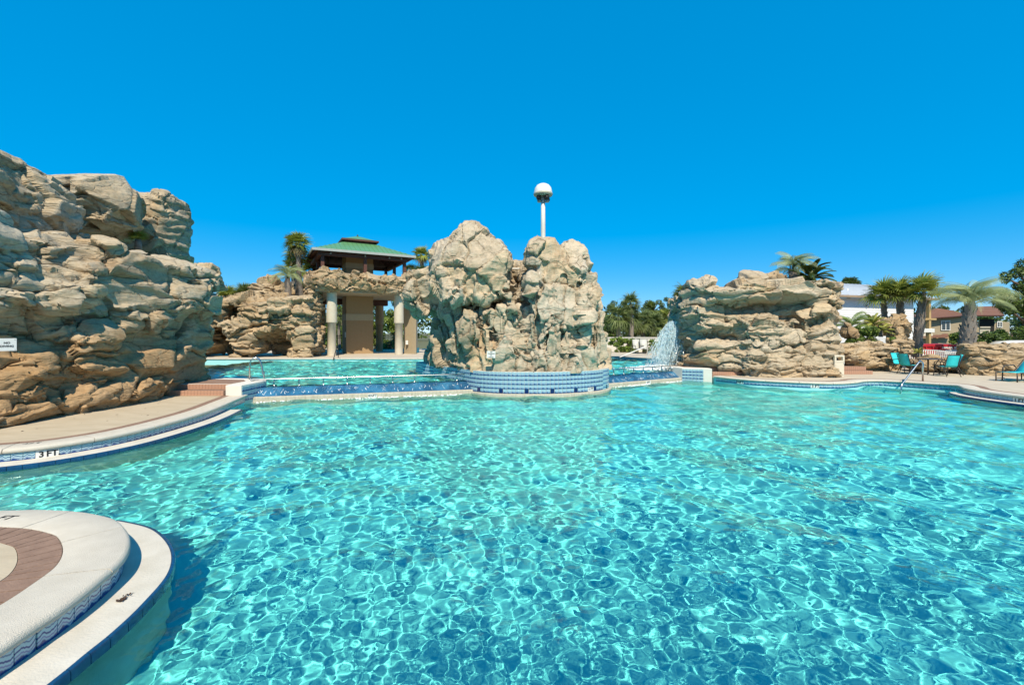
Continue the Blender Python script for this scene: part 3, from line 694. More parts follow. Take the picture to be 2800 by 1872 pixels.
def nets(D, ax, h):
    S = D < 0; nx, ny, nz = D.shape
    cnt = np.zeros((nx-1, ny-1, nz-1), np.float32); acc = np.zeros((nx-1, ny-1, nz-1, 3), np.float32)
    sl = lambda o, n: slice(o, n-1+o)
    for axis in range(3):
        o1, o2 = [a for a in range(3) if a != axis]
        for a in (0, 1):
            for b in (0, 1):
                off0 = [0, 0, 0]; off0[o1] = a; off0[o2] = b; off1 = list(off0); off1[axis] = 1
                A = D[sl(off0[0], nx), sl(off0[1], ny), sl(off0[2], nz)]; B = D[sl(off1[0], nx), sl(off1[1], ny), sl(off1[2], nz)]
                m = (A < 0) != (B < 0); t = np.where(m, A/np.where(m, A-B, 1), 0)
                cnt += m
                for k in range(3): acc[..., k] += np.where(m, off0[k]+(t if k == axis else 0), 0)
    act = cnt > 0; idx = np.full(act.shape, -1, np.int64); idx[act] = np.arange(act.sum())
    ii = np.argwhere(act).astype(np.float32); V = (ii+acc[act]/cnt[act][:, None])*h+np.array([ax[0][0], ax[1][0], ax[2][0]], np.float32)
    F = []
    for axis in range(3):
        o1, o2 = (axis+1) % 3, (axis+2) % 3
        A = [slice(None)]*3; B = [slice(None)]*3; A[axis] = slice(0, -1); B[axis] = slice(1, None)
        ch = S[tuple(A)] != S[tuple(B)]; w = np.argwhere(ch)
        n1, n2 = D.shape[o1], D.shape[o2]; ok = (w[:, o1] > 0) & (w[:, o2] > 0) & (w[:, o1] < n1-1) & (w[:, o2] < n2-1); w = w[ok]
        q = []
        for (a, b) in ((1, 1), (0, 1), (0, 0), (1, 0)):
            z = w.copy(); z[:, o1] -= a; z[:, o2] -= b; q.append(idx[z[:, 0], z[:, 1], z[:, 2]])
        q = np.stack(q, -1); ins = S[w[:, 0], w[:, 1], w[:, 2]]
        F.append(np.where(ins[:, None], q, q[:, ::-1]))
    return V, np.concatenate(F)
def subdiv(V, F):
    e = np.concatenate([F[:, [0, 1]], F[:, [1, 2]], F[:, [2, 3]], F[:, [3, 0]]]); es = np.sort(e, 1)
    key = es[:, 0].astype(np.int64)*len(V)+es[:, 1]; u, inv = np.unique(key, return_inverse=True); m = len(F)
    ev = (V[u//len(V)]+V[u % len(V)])/2; fv = V[F].mean(1); n0 = len(V); n1 = n0+len(ev)
    a, b, c, d = [n0+inv[k*m:(k+1)*m] for k in range(4)]; f = n1+np.arange(m)
    Fn = np.concatenate([np.stack(q, -1) for q in ((F[:, 0], a, f, d), (a, F[:, 1], b, f), (f, b, F[:, 2], c), (d, f, c, F[:, 3]))])
    return np.concatenate([V, ev, fv]), Fn
def smooth(V, F, it, lam=0.5):
    n = len(V); e = np.concatenate([F[:, [0, 1]], F[:, [1, 2]], F[:, [2, 3]], F[:, [3, 0]]]); deg = np.bincount(e.ravel(), minlength=n).astype(np.float32)
    for _ in range(it):
        A = np.stack([np.bincount(e[:, 0], V[e[:, 1], k], n)+np.bincount(e[:, 1], V[e[:, 0], k], n) for k in range(3)], -1)
        V = V+lam*(A/np.maximum(deg, 1)[:, None]-V)
    return V.astype(np.float32)
def vnormals(V, F):
    fn = np.cross(V[F[:, 2]]-V[F[:, 0]], V[F[:, 3]]-V[F[:, 1]]); N_ = np.zeros_like(V)
    for k in range(3):
        for j in range(4): N_[:, k] += np.bincount(F[:, j], fn[:, k], len(V))
    return N_/np.maximum(np.linalg.norm(N_, axis=1), 1e-9)[:, None]

def sculpt(prims, lo, hi, h, sub=1, big=(1.1, 1.1, 0.7), small=(0.42, 0.42, 0.26), A1=0.16, T1=0.30, C1=0.12, A2=0.07, T2=0.25, C2=0.05, A3=0.06, warp=0.22, seed=1, flute=0.0, ampf=None, brk=0.38, flat=(0.35, 0.6)):
    V, F = carve(prims, lo, hi, h); V = smooth(V, F, 2)
    for _ in range(sub): V, F = subdiv(V, F)
    V = smooth(V, F, 1)
    Nn = vnormals(V, F); Nn = smooth(Nn, F, 6, 0.6); Nn /= np.maximum(np.linalg.norm(Nn, axis=1), 1e-6)[:, None]
    q = V+warp*np.stack([perlin(V*1.1+k*9.7, seed+k) for k in range(3)], -1)+0.16*warp*np.stack([perlin(V*4.3+k*5.1, seed+5+k) for k in range(3)], -1)
    b = np.array(big, np.float32); d1, d2, idh, vec = worley((q/b).astype(np.float32), seed+20)
    e1 = (d2-d1)
    til = np.stack([idrand(idh, 11+k)-0.5 for k in range(3)], -1)*2
    disp = A1*(idrand(idh, 3)*2-1)+T1*(til*vec*b).sum(1)-C1*np.exp(-e1/0.035)
    s = np.array(small, np.float32); f1, f2, id2, vec2 = worley((q/s+3.3).astype(np.float32), seed+40); e2 = f2-f1
    til2 = np.stack([idrand(id2, 21+k)-0.5 for k in range(3)], -1)*2; on = idrand(idh, 15) > brk         # some blocks stay whole, others break up
    disp += on*(A2*(idrand(id2, 5)*2-1)+T2*(til2*vec2*s).sum(1)-C2*np.exp(-e2/0.05))
    # bedding: ledges that come and go with height
    bed = perlin(np.stack([q[:, 0]*0.45, q[:, 1]*0.45, q[:, 2]*3.2], -1), seed+60); disp += A3*np.tanh(bed*9)
    # break the rounded mass into flat faces: pull each block towards its own plane
    V0 = V
    for (ids, al) in ((idh, flat[0]), (np.where(on, id2, idh*31+7), flat[1])):
        if al <= 0: continue
        u_, iv = np.unique(ids, return_inverse=True); c_ = np.maximum(np.bincount(iv), 1)
        mp = np.stack([np.bincount(iv, V[:, k]) for k in range(3)], -1)/c_[:, None]; mn = np.stack([np.bincount(iv, Nn[:, k]) for k in range(3)], -1); mn /= np.maximum(np.linalg.norm(mn, axis=1), 1e-6)[:, None]
        dd = ((V-mp[iv])*mn[iv]).sum(1); dd = np.clip(dd, -0.35, 0.35); V = V-al*dd[:, None]*mn[iv]*np.clip((Nn*mn[iv]).sum(1), 0, 1)[:, None]
    if flute: 
        fl_ = perlin(np.stack([q[:, 0]*2.3, q[:, 1]*2.3, q[:, 2]*0.36], -1), seed+70); f2_ = perlin(np.stack([q[:, 0]*6.0, q[:, 1]*6.0, q[:, 2]*0.9], -1), seed+73); disp += flute*(0.35-np.abs(fl_)*1.7)+flute*0.22*(0.3-np.abs(f2_)*1.5)
    if ampf is not None: disp = disp*ampf(V)
    disp += 0.022*fbm(V*3.1, 4, seed+80)
    W = V+Nn*disp[:, None]
    W += 0.008*np.stack([perlin(V*7.0+k*3.1, seed+90+k) for k in range(3)], -1)
    return W.astype(np.float32), F, idh
def sp_(parent, name, me, mat):
    return link(name, me, mat, parent) if parent.parent is not None else wpart(name, me, mat, parent)
def split_stones(V, F, idh, parent, mat, min_faces=90, limit=290):
    """every block of the sculpted mass becomes a stone of its own; crumbs are joined"""
    u, inv = np.unique(idh[F[:, 0]], return_inverse=True); key = inv[:, None].astype(np.int64)*len(V)+F
    ku, fv = np.unique(key, return_inverse=True); fv = fv.reshape(F.shape); lab = np.arange(len(ku))
    for _ in range(60):
        m_ = lab[fv].min(1); new = lab.copy()
        for j in range(4): np.minimum.at(new, fv[:, j], m_)
        new = new[new]
        if (new == lab).all(): break
        lab = new
    u, inv, cnt = np.unique(lab[fv[:, 0]], return_inverse=True, return_counts=True); order = np.argsort(inv, kind='stable'); st = np.concatenate([[0], np.cumsum(cnt)]); rest_ = []; ns = 0
    for k in np.argsort(-cnt):
        fs = F[order[st[k]:st[k+1]]]
        if cnt[k] < min_faces or ns >= limit: rest_.append(fs); continue
        us, iv = np.unique(fs, return_inverse=True); sp_(parent, 'stone', np_mesh('stone', V[us], iv.reshape(fs.shape), True, 38), mat); ns += 1
    if rest_:
        fs = np.concatenate(rest_); us, iv = np.unique(fs, return_inverse=True); sp_(parent, 'small_stones', np_mesh('small_stones', V[us], iv.reshape(fs.shape), True, 38), mat)['kind'] = 'stuff'
def build_rock(name, label, cat, base, prims, lo, hi, h, mat, sub=1, zmin=None, group=None, keep=None, min_faces=90, **kw):
    V, F, idh = sculpt(prims, lo, hi, h, sub, **kw)
    if zmin is not None:
        F = F[V[F][:, :, 2].max(1) > zmin]
    if keep is not None: F = F[keep(V[F].mean(1))]
    e = empty(name, base, label, cat, group); split_stones(V, F, idh, e, mat, min_faces); return e
def boulder(name, label, x, y, Y, rx, ry, rd, mat, roll=0, seed=1, group=None, h=0.09, parent=None, big=(0.8, 0.8, 0.6), A1=0.07, extra=()):
    s = Y/F_PX; c = P(x, y, Y); m = max(rx*s, rd, ry*s)+0.35
    prims = [('+', blob(x, y, Y, rx, ry, rd, roll), 0.1)]+list(extra)
    V, F, idh = sculpt(prims, c-Vector((m, m, m)), c+Vector((m, m, m)), h, 1, big=big, small=(0.35, 0.35, 0.3), A1=A1, T1=0.35, C1=0.05, A2=0.04, A3=0.03, seed=seed)
    us, iv = np.unique(F, return_inverse=True); me = np_mesh('boulder', V[us], iv.reshape(F.shape), True, 38)
    if parent is not None: return wpart('boulder', me, mat, parent)
    o = link(name, me, mat); return tag(o, label, 'boulder', group)

def pair(op, k, *fns): return [(op, f, k) for f in fns]
# ------------------------------------------------------------------ the big cliff at left
def wbox(x0, x1, y0, y1, z0, z1, rad=0.2, yaw=0.0, roll=0.0):
    return sd_box(((x0+x1)/2, (y0+y1)/2, (z0+z1)/2), (abs(x1-x0)/2, abs(y1-y0)/2, abs(z1-z0)/2), rad, R(roll), R(yaw))
left = pair('+', 0.18,
    sd_poly([(-11.5, 6.8), (-11.0, 9.2), (-10.72, 10.2), (-10.45, 11.6), (-10.25, 13.0), (-10.45, 14.3), (-10.5, 15.6), (-11.0, 16.4), (-14.0, 16.6), (-15.2, 12), (-15, 7)], -0.3, 3.4, -0.02, 0.25),
    wbox(-14, -10.05, 8.4, 11.2, -0.3, 0.42, 0.2), wbox(-13, -10.0, 10.6, 12.6, -0.3, 0.5, 0.2),           # footing layers
    wbox(-13, -9.95, 11.9, 13.2, -0.2, 0.75, 0.2, yaw=6), wbox(-13, -10.15, 12.2, 14.6, 0.2, 1.35, 0.25),
    wbox(-13, -10.05, 10.6, 12.0, 0.9, 2.05, 0.3), wbox(-13, -10.35, 9.0, 10.4, 0.5, 1.5, 0.25),           # bulging blocks
    wbox(-13, -9.98, 12.2, 14.3, 2.15, 2.75, 0.2, roll=0), wbox(-13, -9.85, 13.6, 16.0, 2.35, 3.35, 0.3),    # overhanging band
    wbox(-13, -10.2, 9.0, 10.9, 2.35, 3.1, 0.3), wbox(-13, -9.9, 10.2, 11.2, 2.55, 3.15, 0.28),
    wbox(-13, -10.1, 11.0, 12.7, 3.0, 3.6, 0.22), wbox(-13.5, -10.6, 7.0, 10.2, 3.1, 4.55, 0.35),
    wbox(-13.5, -10.35, 11.6, 13.3, 3.45, 4.35, 0.22), wbox(-13.5, -10.9, 9.8, 12.2, 3.3, 4.2, 0.2),
    wbox(-13.8, -10.35, 12.8, 15.2, 3.3, 3.98, 0.2), wbox(-13.8, -10.15, 14.8, 16.2, 3.45, 4.25, 0.18))
left += pair('-', 0.15, sd_ell((-10.1, 11.55, 2.35), (0.55, 0.42, 0.42)), sd_ell((-10.0, 12.7, 1.75), (0.5, 0.5, 0.25)), sd_ell((-10.3, 9.7, 2.05), (0.5, 0.7, 0.2)),
    sd_ell((-10.2, 14.5, 2.0), (0.45, 1.4, 0.25)), sd_ell((-10.0, 14.4, 1.0), (0.35, 0.6, 0.5)))
# the three great boulders on the shelf
left += pair('+', 0.12,
    sd_ell((-14.1, 11.9, 5.3), (1.75, 2.6, 1.45)), sd_box((-13.3, 12.2, 4.6), (0.8, 1.5, 0.9), 0.4), sd_ell((-13.6, 10.5, 5.6), (1.6, 1.4, 1.1)),
    blob(262, 545, 15.0, 112, 62, 1.6, roll=-12), blob(235, 610, 15.2, 92, 52, 1.5), block(300, 590, 15.0, 62, 36, 0.9, roll=-18, rad=0.3), blob(185, 520, 14.8, 48, 40, 1.0),
    blob(430, 580, 18.0, 66, 40, 1.1, roll=-28), block(462, 620, 18.0, 30, 88, 1.0, roll=-4, rad=0.4), blob(400, 640, 18.1, 55, 52, 1.1), block(430, 680, 18.0, 60, 36, 1.0, rad=0.3))
left += pair('-', 0.1, blob(352, 597, 17.0, 14, 11, 3.0, roll=40), blob(225, 645, 13.9, 70, 15, 0.9), blob(152, 575, 13.4, 12, 95, 1.5, roll=-8), blob(335, 655, 15.3, 22, 26, 0.9), blob(352, 600, 16.0, 9, 60, 1.6, roll=-30))
CL = build_rock('rock_cliff', 'towering layered sandstone cliff with overhanging boulders at left', 'rock', (-11.5, 12, 0), left, (-16.4, 6.6, -0.35), (-9.4, 19.4, 7.7), 0.075, M_rock,
    zmin=-0.05, big=(1.7, 1.7, 0.88), small=(0.6, 0.6, 0.3), A1=0.12, T1=0.17, C1=0.17, A2=0.06, A3=0.075, seed=3, brk=0.5, flat=(0.45, 0.7), ampf=lambda v: np.interp(v[:, 2], [4.3, 4.9], [1.0, 0.48]), keep=lambda c: (c[:, 0] > -15.6))

# ------------------------------------------------------------------ centre island with its tiled base
ISL = [(-4.4, 20.9), (-3.2, 19.1), (-2.05, 17.4), (-1.35, 16.4), (-0.6, 15.92), (0.4, 15.75), (1.3, 15.78), (2.1, 16.0), (2.9, 16.45), (3.5, 17.1), (3.8, 17.9), (3.75, 19.1), (3.1, 20.6), (1.8, 21.8), (0, 22.5), (-2.2, 22.6), (-3.8, 22.0)]
isl = empty('rock_island', (0.3, 18.5, -0.3), 'tall pale rock island on a blue tiled base in the middle', 'rock')
def closed_curve(pts, step):
    p = np.array(pts); n = len(p); out = []
    for i in range(n):
        a, b, c, d = p[i-1], p[i], p[(i+1) % n], p[(i+2) % n]
        for t in np.linspace(0, 1, 40, endpoint=False): out.append(0.5*((2*b)+(-a+c)*t+(2*a-5*b+4*c-d)*t*t+(-a+3*b-3*c+d)*t**3))
    out = np.array(out+[out[0]]); s = np.concatenate([[0], np.cumsum(np.linalg.norm(np.diff(out, axis=0), axis=1))]); m = int(round(s[-1]/step)); q = np.linspace(0, s[-1], m+1)[:-1]
    return np.stack([np.interp(q, s, out[:, 0]), np.interp(q, s, out[:, 1])], -1)
ic = closed_curve(ISL, TILE); tn = np.roll(ic, -1, 0)-np.roll(ic, 1, 0); tn /= np.linalg.norm(tn, axis=1)[:, None]; inn = np.stack([tn[:, 1], -tn[:, 0]], -1)
T_TOP = 0.548
wpart('base', MB().prism([tuple(p-n_*0.006) for p, n_ in zip(ic, inn)], -1.7, T_TOP).mesh('base'), M_grout, isl).cycles.is_caustics_receiver = True
m = len(ic); ring = np.concatenate([ic, ic[:1]]); rn = np.concatenate([inn, inn[:1]])
wpart('curb', sweep(ring, rn, [(-0.05, -1.65), (-0.05, -0.205), (0.05, -0.21), (0.09, -0.235), (0.10, -0.5), (0.10, -1.65)], 'curb'), M_lip, isl).cycles.is_caustics_receiver = True
rest = MB(); nt_placed = 0
front = sorted(range(m), key=lambda k: inn[k] @ (ic[k]/np.linalg.norm(ic[k])))     # most camera-facing first
fr = set(front[:58]); cob = {}
fpos = sorted([k for k in fr], key=lambda k: ic[k, 0])
mark = [k for k in range(m) if abs(ic[k, 0]-2.75) < 0.09 and ic[k, 1] < 17.5][:1]
for k in range(m):
    for r in range(5):
        z = T_TOP-0.004-TILE*(r+0.5)
        is_c = r == 4 and k % 6 == 2
        if k in fr:
            mk = r == 4 and mark and k in (mark[0], (mark[0]+1) % m)
            put_tile(ME_plain if mk else (ME_cob if is_c else ME_wave2), isl, ic[k, 0], ic[k, 1], z, inn[k, 0], inn[k, 1], 'marker_tile' if mk else 'tile')
        elif ic[k, 1] < 21.5:
            M_ = Matrix.Translation((ic[k, 0], ic[k, 1], z)) @ Matrix.Rotation(face_rot(*inn[k]), 4, 'Z'); rest.box(-0.069, 0.069, -0.012, 0, -0.069, 0.069, mi=1 if is_c else 0, M=M_)
M_wavefar = tile_wave('wave_tile_far', (0.30, 0.50, 0.56), (0.010, 0.075, 0.24))
def far_tiles_mat():
    m_, nt, b = node_mat('wave_tiles_joined'); b.inputs['Roughness'].default_value = 0.2
    tc = nt.nodes.new('ShaderNodeTexCoord'); sp = nt.nodes.new('ShaderNodeSeparateXYZ'); nt.links.new(tc.outputs['Object'], sp.inputs[0])
    w = N(nt, 'ShaderNodeMath', operation='MULTIPLY'); w.inputs[1].default_value = 1/TILE; nt.links.new(sp.outputs['Z'], w.inputs[0])
    f = N(nt, 'ShaderNodeMath', operation='FRACT'); nt.links.new(w.outputs[0], f.inputs[0])
    nt.links.new(ramp(nt, f.outputs[0], [(0.0, (0.012, 0.085, 0.26)), (0.25, (0.02, 0.11, 0.3)), (0.35, (0.36, 0.56, 0.62)), (0.52, (0.36, 0.56, 0.62)), (0.6, (0.05, 0.14, 0.34)), (0.7, (0.36, 0.56, 0.62)), (1.0, (0.3, 0.5, 0.58))]), b.inputs['Base Color']); return m_
wpart('tile_field', rest.mesh('tile_field'), [far_tiles_mat(), M_cobalt], isl)['kind'] = 'stuff'
if mark:
    k = mark[0]; p = (ic[k]+ic[(k+1) % m])/2+inn[k]*0.0145; lettering('5 FT', 0.125, isl, Vector((p[0], p[1], T_TOP-TILE*4.5))-Vector(isl.location), inn[k, 0], inn[k, 1], bold=0.003)

inset = [tuple(np.array(p)*0.97+np.array((0.2, 18.7))*0.03) for p in ISL]
body = pair('+', 0.16,
    sd_poly(inset, T_TOP-0.3, 1.25, 0.02, 0.15),
    # right half: the great fluted mass
    sd_poly([(0.75, 16.15), (1.6, 16.05), (2.5, 16.45), (3.2, 17.1), (3.55, 18.0), (3.3, 19.6), (2.0, 20.8), (0.6, 20.5), (0.45, 17.8)], 0.5, 4.35, 0.06, 0.3),
    blob(1480, 700, 17.0, 58, 48, 0.85), blob(1566, 705, 17.6, 44, 48, 0.9), block(1545, 745, 17.2, 60, 26, 0.8, roll=-8, rad=0.25), block(1490, 770, 16.75, 55, 22, 0.5, roll=6, rad=0.22),
    blob(1612, 800, 17.6, 30, 60, 0.9), blob(1636, 900, 17.9, 22, 90, 0.9), block(1455, 850, 16.3, 13, 105, 0.28, roll=3, rad=0.18), block(1508, 880, 16.2, 32, 95, 0.35, roll=2, rad=0.3), blob(1580, 870, 16.9, 34, 120, 0.5),
    # middle and left lower mass
    sd_poly([(-1.9, 17.6), (-1.1, 16.6), (-0.2, 16.2), (0.7, 16.15), (1.0, 17), (1.0, 20.4), (-1.0, 21.8), (-3.4, 21.6), (-3.9, 20.9), (-2.9, 19.2)], 0.5, 2.9, 0.10, 0.3),
    block(1335, 865, 16.5, 36, 75, 0.4, roll=-8, rad=0.25), block(1372, 850, 16.5, 26, 90, 0.45, roll=6, rad=0.25), blob(1300, 905, 16.8, 40, 70, 0.5), blob(1250, 900, 17.6, 34, 75, 0.6),
    blob(1210, 935, 18.6, 30, 55, 0.5, roll=12), block(1405, 900, 16.6, 22, 60, 0.4, rad=0.2), blob(1390, 960, 16.2, 60, 34, 0.35), blob(1420, 790, 17.4, 20, 45, 0.6),
    # the big overhanging boulder and its cap
    blob(1318, 738, 17.3, 84, 66, 1.25, roll=6), blob(1282, 678, 17.5, 60, 50, 1.05), blob(1290, 658, 17.5, 50, 44, 0.95), blob(1352, 712, 17.1, 50, 58, 1.0),
    block(1235, 745, 17.5, 44, 66, 0.9, roll=-24, rad=0.3), blob(1210, 706, 17.8, 46, 42, 0.9), block(1250, 800, 17.0, 42, 22, 0.7, roll=10, rad=0.2), block(1330, 790, 16.75, 42, 20, 0.6, roll=12, rad=0.2),
    block(1330, 815, 18.6, 110, 50, 0.9, rad=0.3), block(1425, 780, 18.6, 40, 60, 0.8, rad=0.2), block(1420, 745, 19.2, 30, 26, 0.5, rad=0.15), block(1240, 830, 18.7, 70, 40, 0.8, rad=0.3),
    # the arm reaching left
    block(1182, 782, 18.8, 60, 38, 0.9, roll=-4, rad=0.08), block(1166, 802, 18.9, 54, 15, 1.0, roll=2, rad=0.06), block(1170, 834, 18.9, 46, 18, 0.8, roll=4, rad=0.1), block(1150, 762, 19.2, 32, 16, 0.7, rad=0.15), block(1185, 852, 18.8, 52, 14, 0.8, roll=-8, rad=0.12))
body += pair('-', 0.10, blob(1172, 912, 18.9, 22, 46, 1.1, roll=-6), block(1122, 905, 20.0, 30, 62, 2.0, rad=0.1), blob(1330, 836, 16.2, 60, 12, 1.0, roll=18), blob(1436, 845, 16.3, 15, 28, 0.8), block(1421, 745, 17.0, 14, 46, 1.4, rad=0.06),
    blob(1408, 795, 16.6, 34, 12, 0.7, roll=10), block(1502, 772, 16.0, 2, 2, 0.1), blob(1290, 850, 16.3, 14, 22, 0.35), blob(1320, 880, 16.2, 20, 14, 0.3, roll=20), blob(1442, 958, 15.9, 9, 14, 0.35))
body += pair('-', 0.05, block(1470, 865, 16.0, 4, 95, 0.42, roll=2, rad=0.03), block(1541, 850, 16.1, 5, 105, 0.5, roll=-3, rad=0.03), block(1590, 865, 16.4, 5, 95, 0.5, roll=2, rad=0.03), block(1497, 915, 15.95, 4, 60, 0.36, roll=-14, rad=0.03),
    block(1353, 872, 16.1, 5, 75, 0.42, roll=-6, rad=0.03), block(1392, 880, 16.1, 5, 70, 0.42, roll=6, rad=0.03), block(1566, 920, 16.1, 4, 60, 0.4, roll=5, rad=0.03), block(1622, 900, 17.0, 5, 80, 0.6, roll=-2, rad=0.03), block(1313, 900, 16.4, 5, 55, 0.5, roll=4, rad=0.03))
V, F, idh = sculpt(body, (-5.2, 15.2, 0.3), (4.3, 22.9, 6.6), 0.075, 1, big=(1.05, 1.05, 1.9), small=(0.38, 0.38, 0.6), A1=0.11, T1=0.22, C1=0.15, A2=0.07, A3=0.035, seed=31, flute=0.19, warp=0.28, brk=0.45, ampf=lambda v: np.interp(v[:, 2], [3.4, 4.4], [1.0, 0.5]))
F = F[V[F][:, :, 2].max(1) > 0.5]
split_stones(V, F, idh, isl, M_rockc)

# ------------------------------------------------------------------ right rock with the waterfall spout
right = pair('+', 0.16,
    sd_poly([(8.35, 22.0), (8.6, 21.5), (9.6, 21.35), (10.6, 21.1), (12.0, 21.0), (13.4, 21.3), (14.6, 22.2), (14.9, 24), (13, 26), (9, 25.8), (8.5, 24.2)], -0.2, 3.9, 0.0, 0.25),
    block(1915, 800, 21.9, 26, 28, 1.0, rad=0.2), block(1955, 850, 21.4, 66, 52, 0.6, rad=0.3), block(2010, 805, 21.3, 100, 16, 1.0, roll=3, rad=0.15), block(2140, 795, 21.2, 110, 20, 1.0, roll=6, rad=0.2), block(2060, 800, 21.1, 40, 20, 0.8, rad=0.15),
    block(2228, 830, 21.6, 44, 52, 1.1, roll=-12, rad=0.25), block(2250, 800, 21.8, 28, 28, 0.9, rad=0.2),
    block(2214, 868, 20.9, 42, 22, 0.8, roll=10, rad=0.18), block(2060, 872, 20.75, 46, 16, 0.6, roll=8, rad=0.15), block(2100, 905, 20.5, 76, 22, 0.6, roll=8, rad=0.2), block(2125, 920, 20.45, 42, 16, 0.6, roll=10, rad=0.15),
    block(2060, 925, 20.6, 44, 30, 0.5, roll=-18, rad=0.2), block(2228, 925, 21.0, 42, 55, 0.8, rad=0.25), block(2190, 930, 20.8, 40, 14, 0.5, rad=0.12),
    block(2135, 968, 20.5, 108, 18, 0.8, roll=3, rad=0.2), block(2130, 993, 20.35, 110, 14, 0.8, rad=0.14), block(2140, 1018, 20.3, 106, 26, 0.9, roll=2, rad=0.25), block(2140, 1005, 20.6, 112, 30, 0.9, rad=0.2), blob(2100, 965, 20.3, 50, 16, 0.5), block(1980, 975, 21.0, 70, 35, 0.6, rad=0.3),
    block(1890, 850, 22.2, 30, 28, 0.5, roll=20, rad=0.15), block(1915, 900, 22.0, 20, 60, 0.5, roll=-6, rad=0.2), block(1908, 990, 21.8, 12, 40, 0.4, rad=0.12), blob(1866, 862, 22.3, 18, 13, 0.4),
    blob(1912, 784, 22.0, 24, 24, 0.5, roll=30), blob(2043, 778, 22.0, 44, 28, 0.9), block(2043, 795, 21.6, 46, 14, 0.8, rad=0.15))
right += pair('-', 0.08, block(2085, 838, 20.7, 112, 13, 0.5, rad=0.08), blob(2235, 877, 20.1, 24, 12, 0.6, roll=8), blob(2180, 900, 20.0, 20, 20, 0.5, roll=20))
build_rock('rock_cliff', 'wide layered sandstone rock behind the right deck with a water spout', 'rock', (11.5, 22, 0), right, (6.9, 18.9, -0.35), (16.0, 26.2, 5.6), 0.085, M_rockr,
    zmin=-0.05, big=(1.5, 1.5, 0.54), small=(0.5, 0.5, 0.2), A1=0.10, T1=0.17, C1=0.12, A2=0.055, A3=0.085, seed=47, min_faces=70, flat=(0.5, 0.75))
boulder('boulder', 'dark rounded boulder on top of the right rock left of the feathery palm', 2118, 760, 22.6, 36, 18, 0.6, M_rockb, roll=12, seed=5)

# ------------------------------------------------------------------ rocks behind the raised pool, left of the pavilion
back = pair('+', 0.2,
    block(572, 905, 32.0, 44, 62, 1.4, rad=0.4), block(650, 890, 31.0, 78, 60, 1.6, rad=0.4), block(800, 902, 31.2, 62, 74, 1.5, rad=0.4), block(700, 850, 30.8, 110, 26, 1.5, roll=0, rad=0.3), block(740, 835, 31, 120, 18, 1.4, rad=0.3), block(800, 850, 30.5, 66, 20, 1.2, roll=-12, rad=0.25),
    block(690, 900, 30.2, 60, 26, 0.8, roll=28, rad=0.3), block(655, 950, 30.4, 55, 34, 0.8, roll=20, rad=0.4), block(825, 930, 30.3, 40, 48, 0.8, rad=0.3), block(800, 930, 30.6, 60, 50, 0.6, rad=0.3),
    blob(735, 800, 32, 45, 38, 1.2, roll=-8), blob(680, 825, 32, 60, 22, 1.0), block(764, 800, 34.6, 14, 34, 0.7, roll=-6, rad=0.25), block(806, 815, 35.2, 14, 34, 0.6, rad=0.25), block(848, 815, 34.8, 14, 44, 0.7, rad=0.3), blob(760, 775, 34.6, 22, 12, 0.5), block(862, 880, 31.4, 10, 95, 0.8, rad=0.2))
back += pair('-', 0.15, blob(598, 945, 29.8, 34, 64, 2.6, roll=12), blob(738, 958, 29.6, 48, 66, 2.5, roll=-18), block(638, 860, 29.9, 24, 17, 2.2, rad=0.12), blob(762, 856, 29.4, 34, 8, 1.2))
build_rock('rock_outcrop', 'tan rock outcrop with small caves left of the pavilion', 'rock', (-16, 31, 0.3), back, (-23.8, 28.9, 0.2), (-12.6, 36.2, 6.6), 0.12, M_rockb,
    zmin=0.3, big=(1.3, 1.3, 0.8), small=(0.55, 0.55, 0.34), A1=0.16, C1=0.16, A2=0.09, A3=0.09, seed=61, min_faces=60)
# ------------------------------------------------------------------ pavilion with green metal roof
M_stucco = pm('stucco_tan', (0.42, 0.285, 0.155), (0.38, 0.255, 0.135), scale=6, rough=0.9, bump=0.3, bscale=90)
M_stucco2 = pm('stucco_cream', (0.50, 0.41, 0.27), (0.46, 0.375, 0.245), scale=6, rough=0.9, bump=0.3, bscale=90)
M_column = pm('column_cream', (0.68, 0.62, 0.49), (0.62, 0.56, 0.44), scale=4, rough=0.8, bump=0.15)
M_soffit = pm('soffit', (0.46, 0.40, 0.30), (0.42, 0.36, 0.27), rough=0.9)
M_wood = pm('dark_red_wood', (0.13, 0.05, 0.032), (0.085, 0.032, 0.02), scale=8, rough=0.6, bump=0.3, bscale=30, cscale=(1, 1, 6))
M_green = pm('green_metal', (0.13, 0.31, 0.135), (0.11, 0.28, 0.12), scale=2, rough=0.35, metal=0.0, spec=0.5)
M_fascia = pm('grey_trim', (0.42, 0.45, 0.42), (0.36, 0.39, 0.37), rough=0.5)
PC = Vector((-12.2, 35.95, Z_UDECK)); PT = R(28.8)
pav = empty('pavilion', PC, 'open pavilion with green metal roof, tan core and cream columns behind the pool', 'pavilion', None, PT)
def hipring(mb, h0, z0, h1, z1, mi=0):
    v = [(-h0, -h0, z0), (h0, -h0, z0), (h0, h0, z0), (-h0, h0, z0), (-h1, -h1, z1), (h1, -h1, z1), (h1, h1, z1), (-h1, h1, z1)]
    mb.add(v, [(0, 1, 5, 4), (1, 2, 6, 5), (2, 3, 7, 6), (3, 0, 4, 7)], mi)
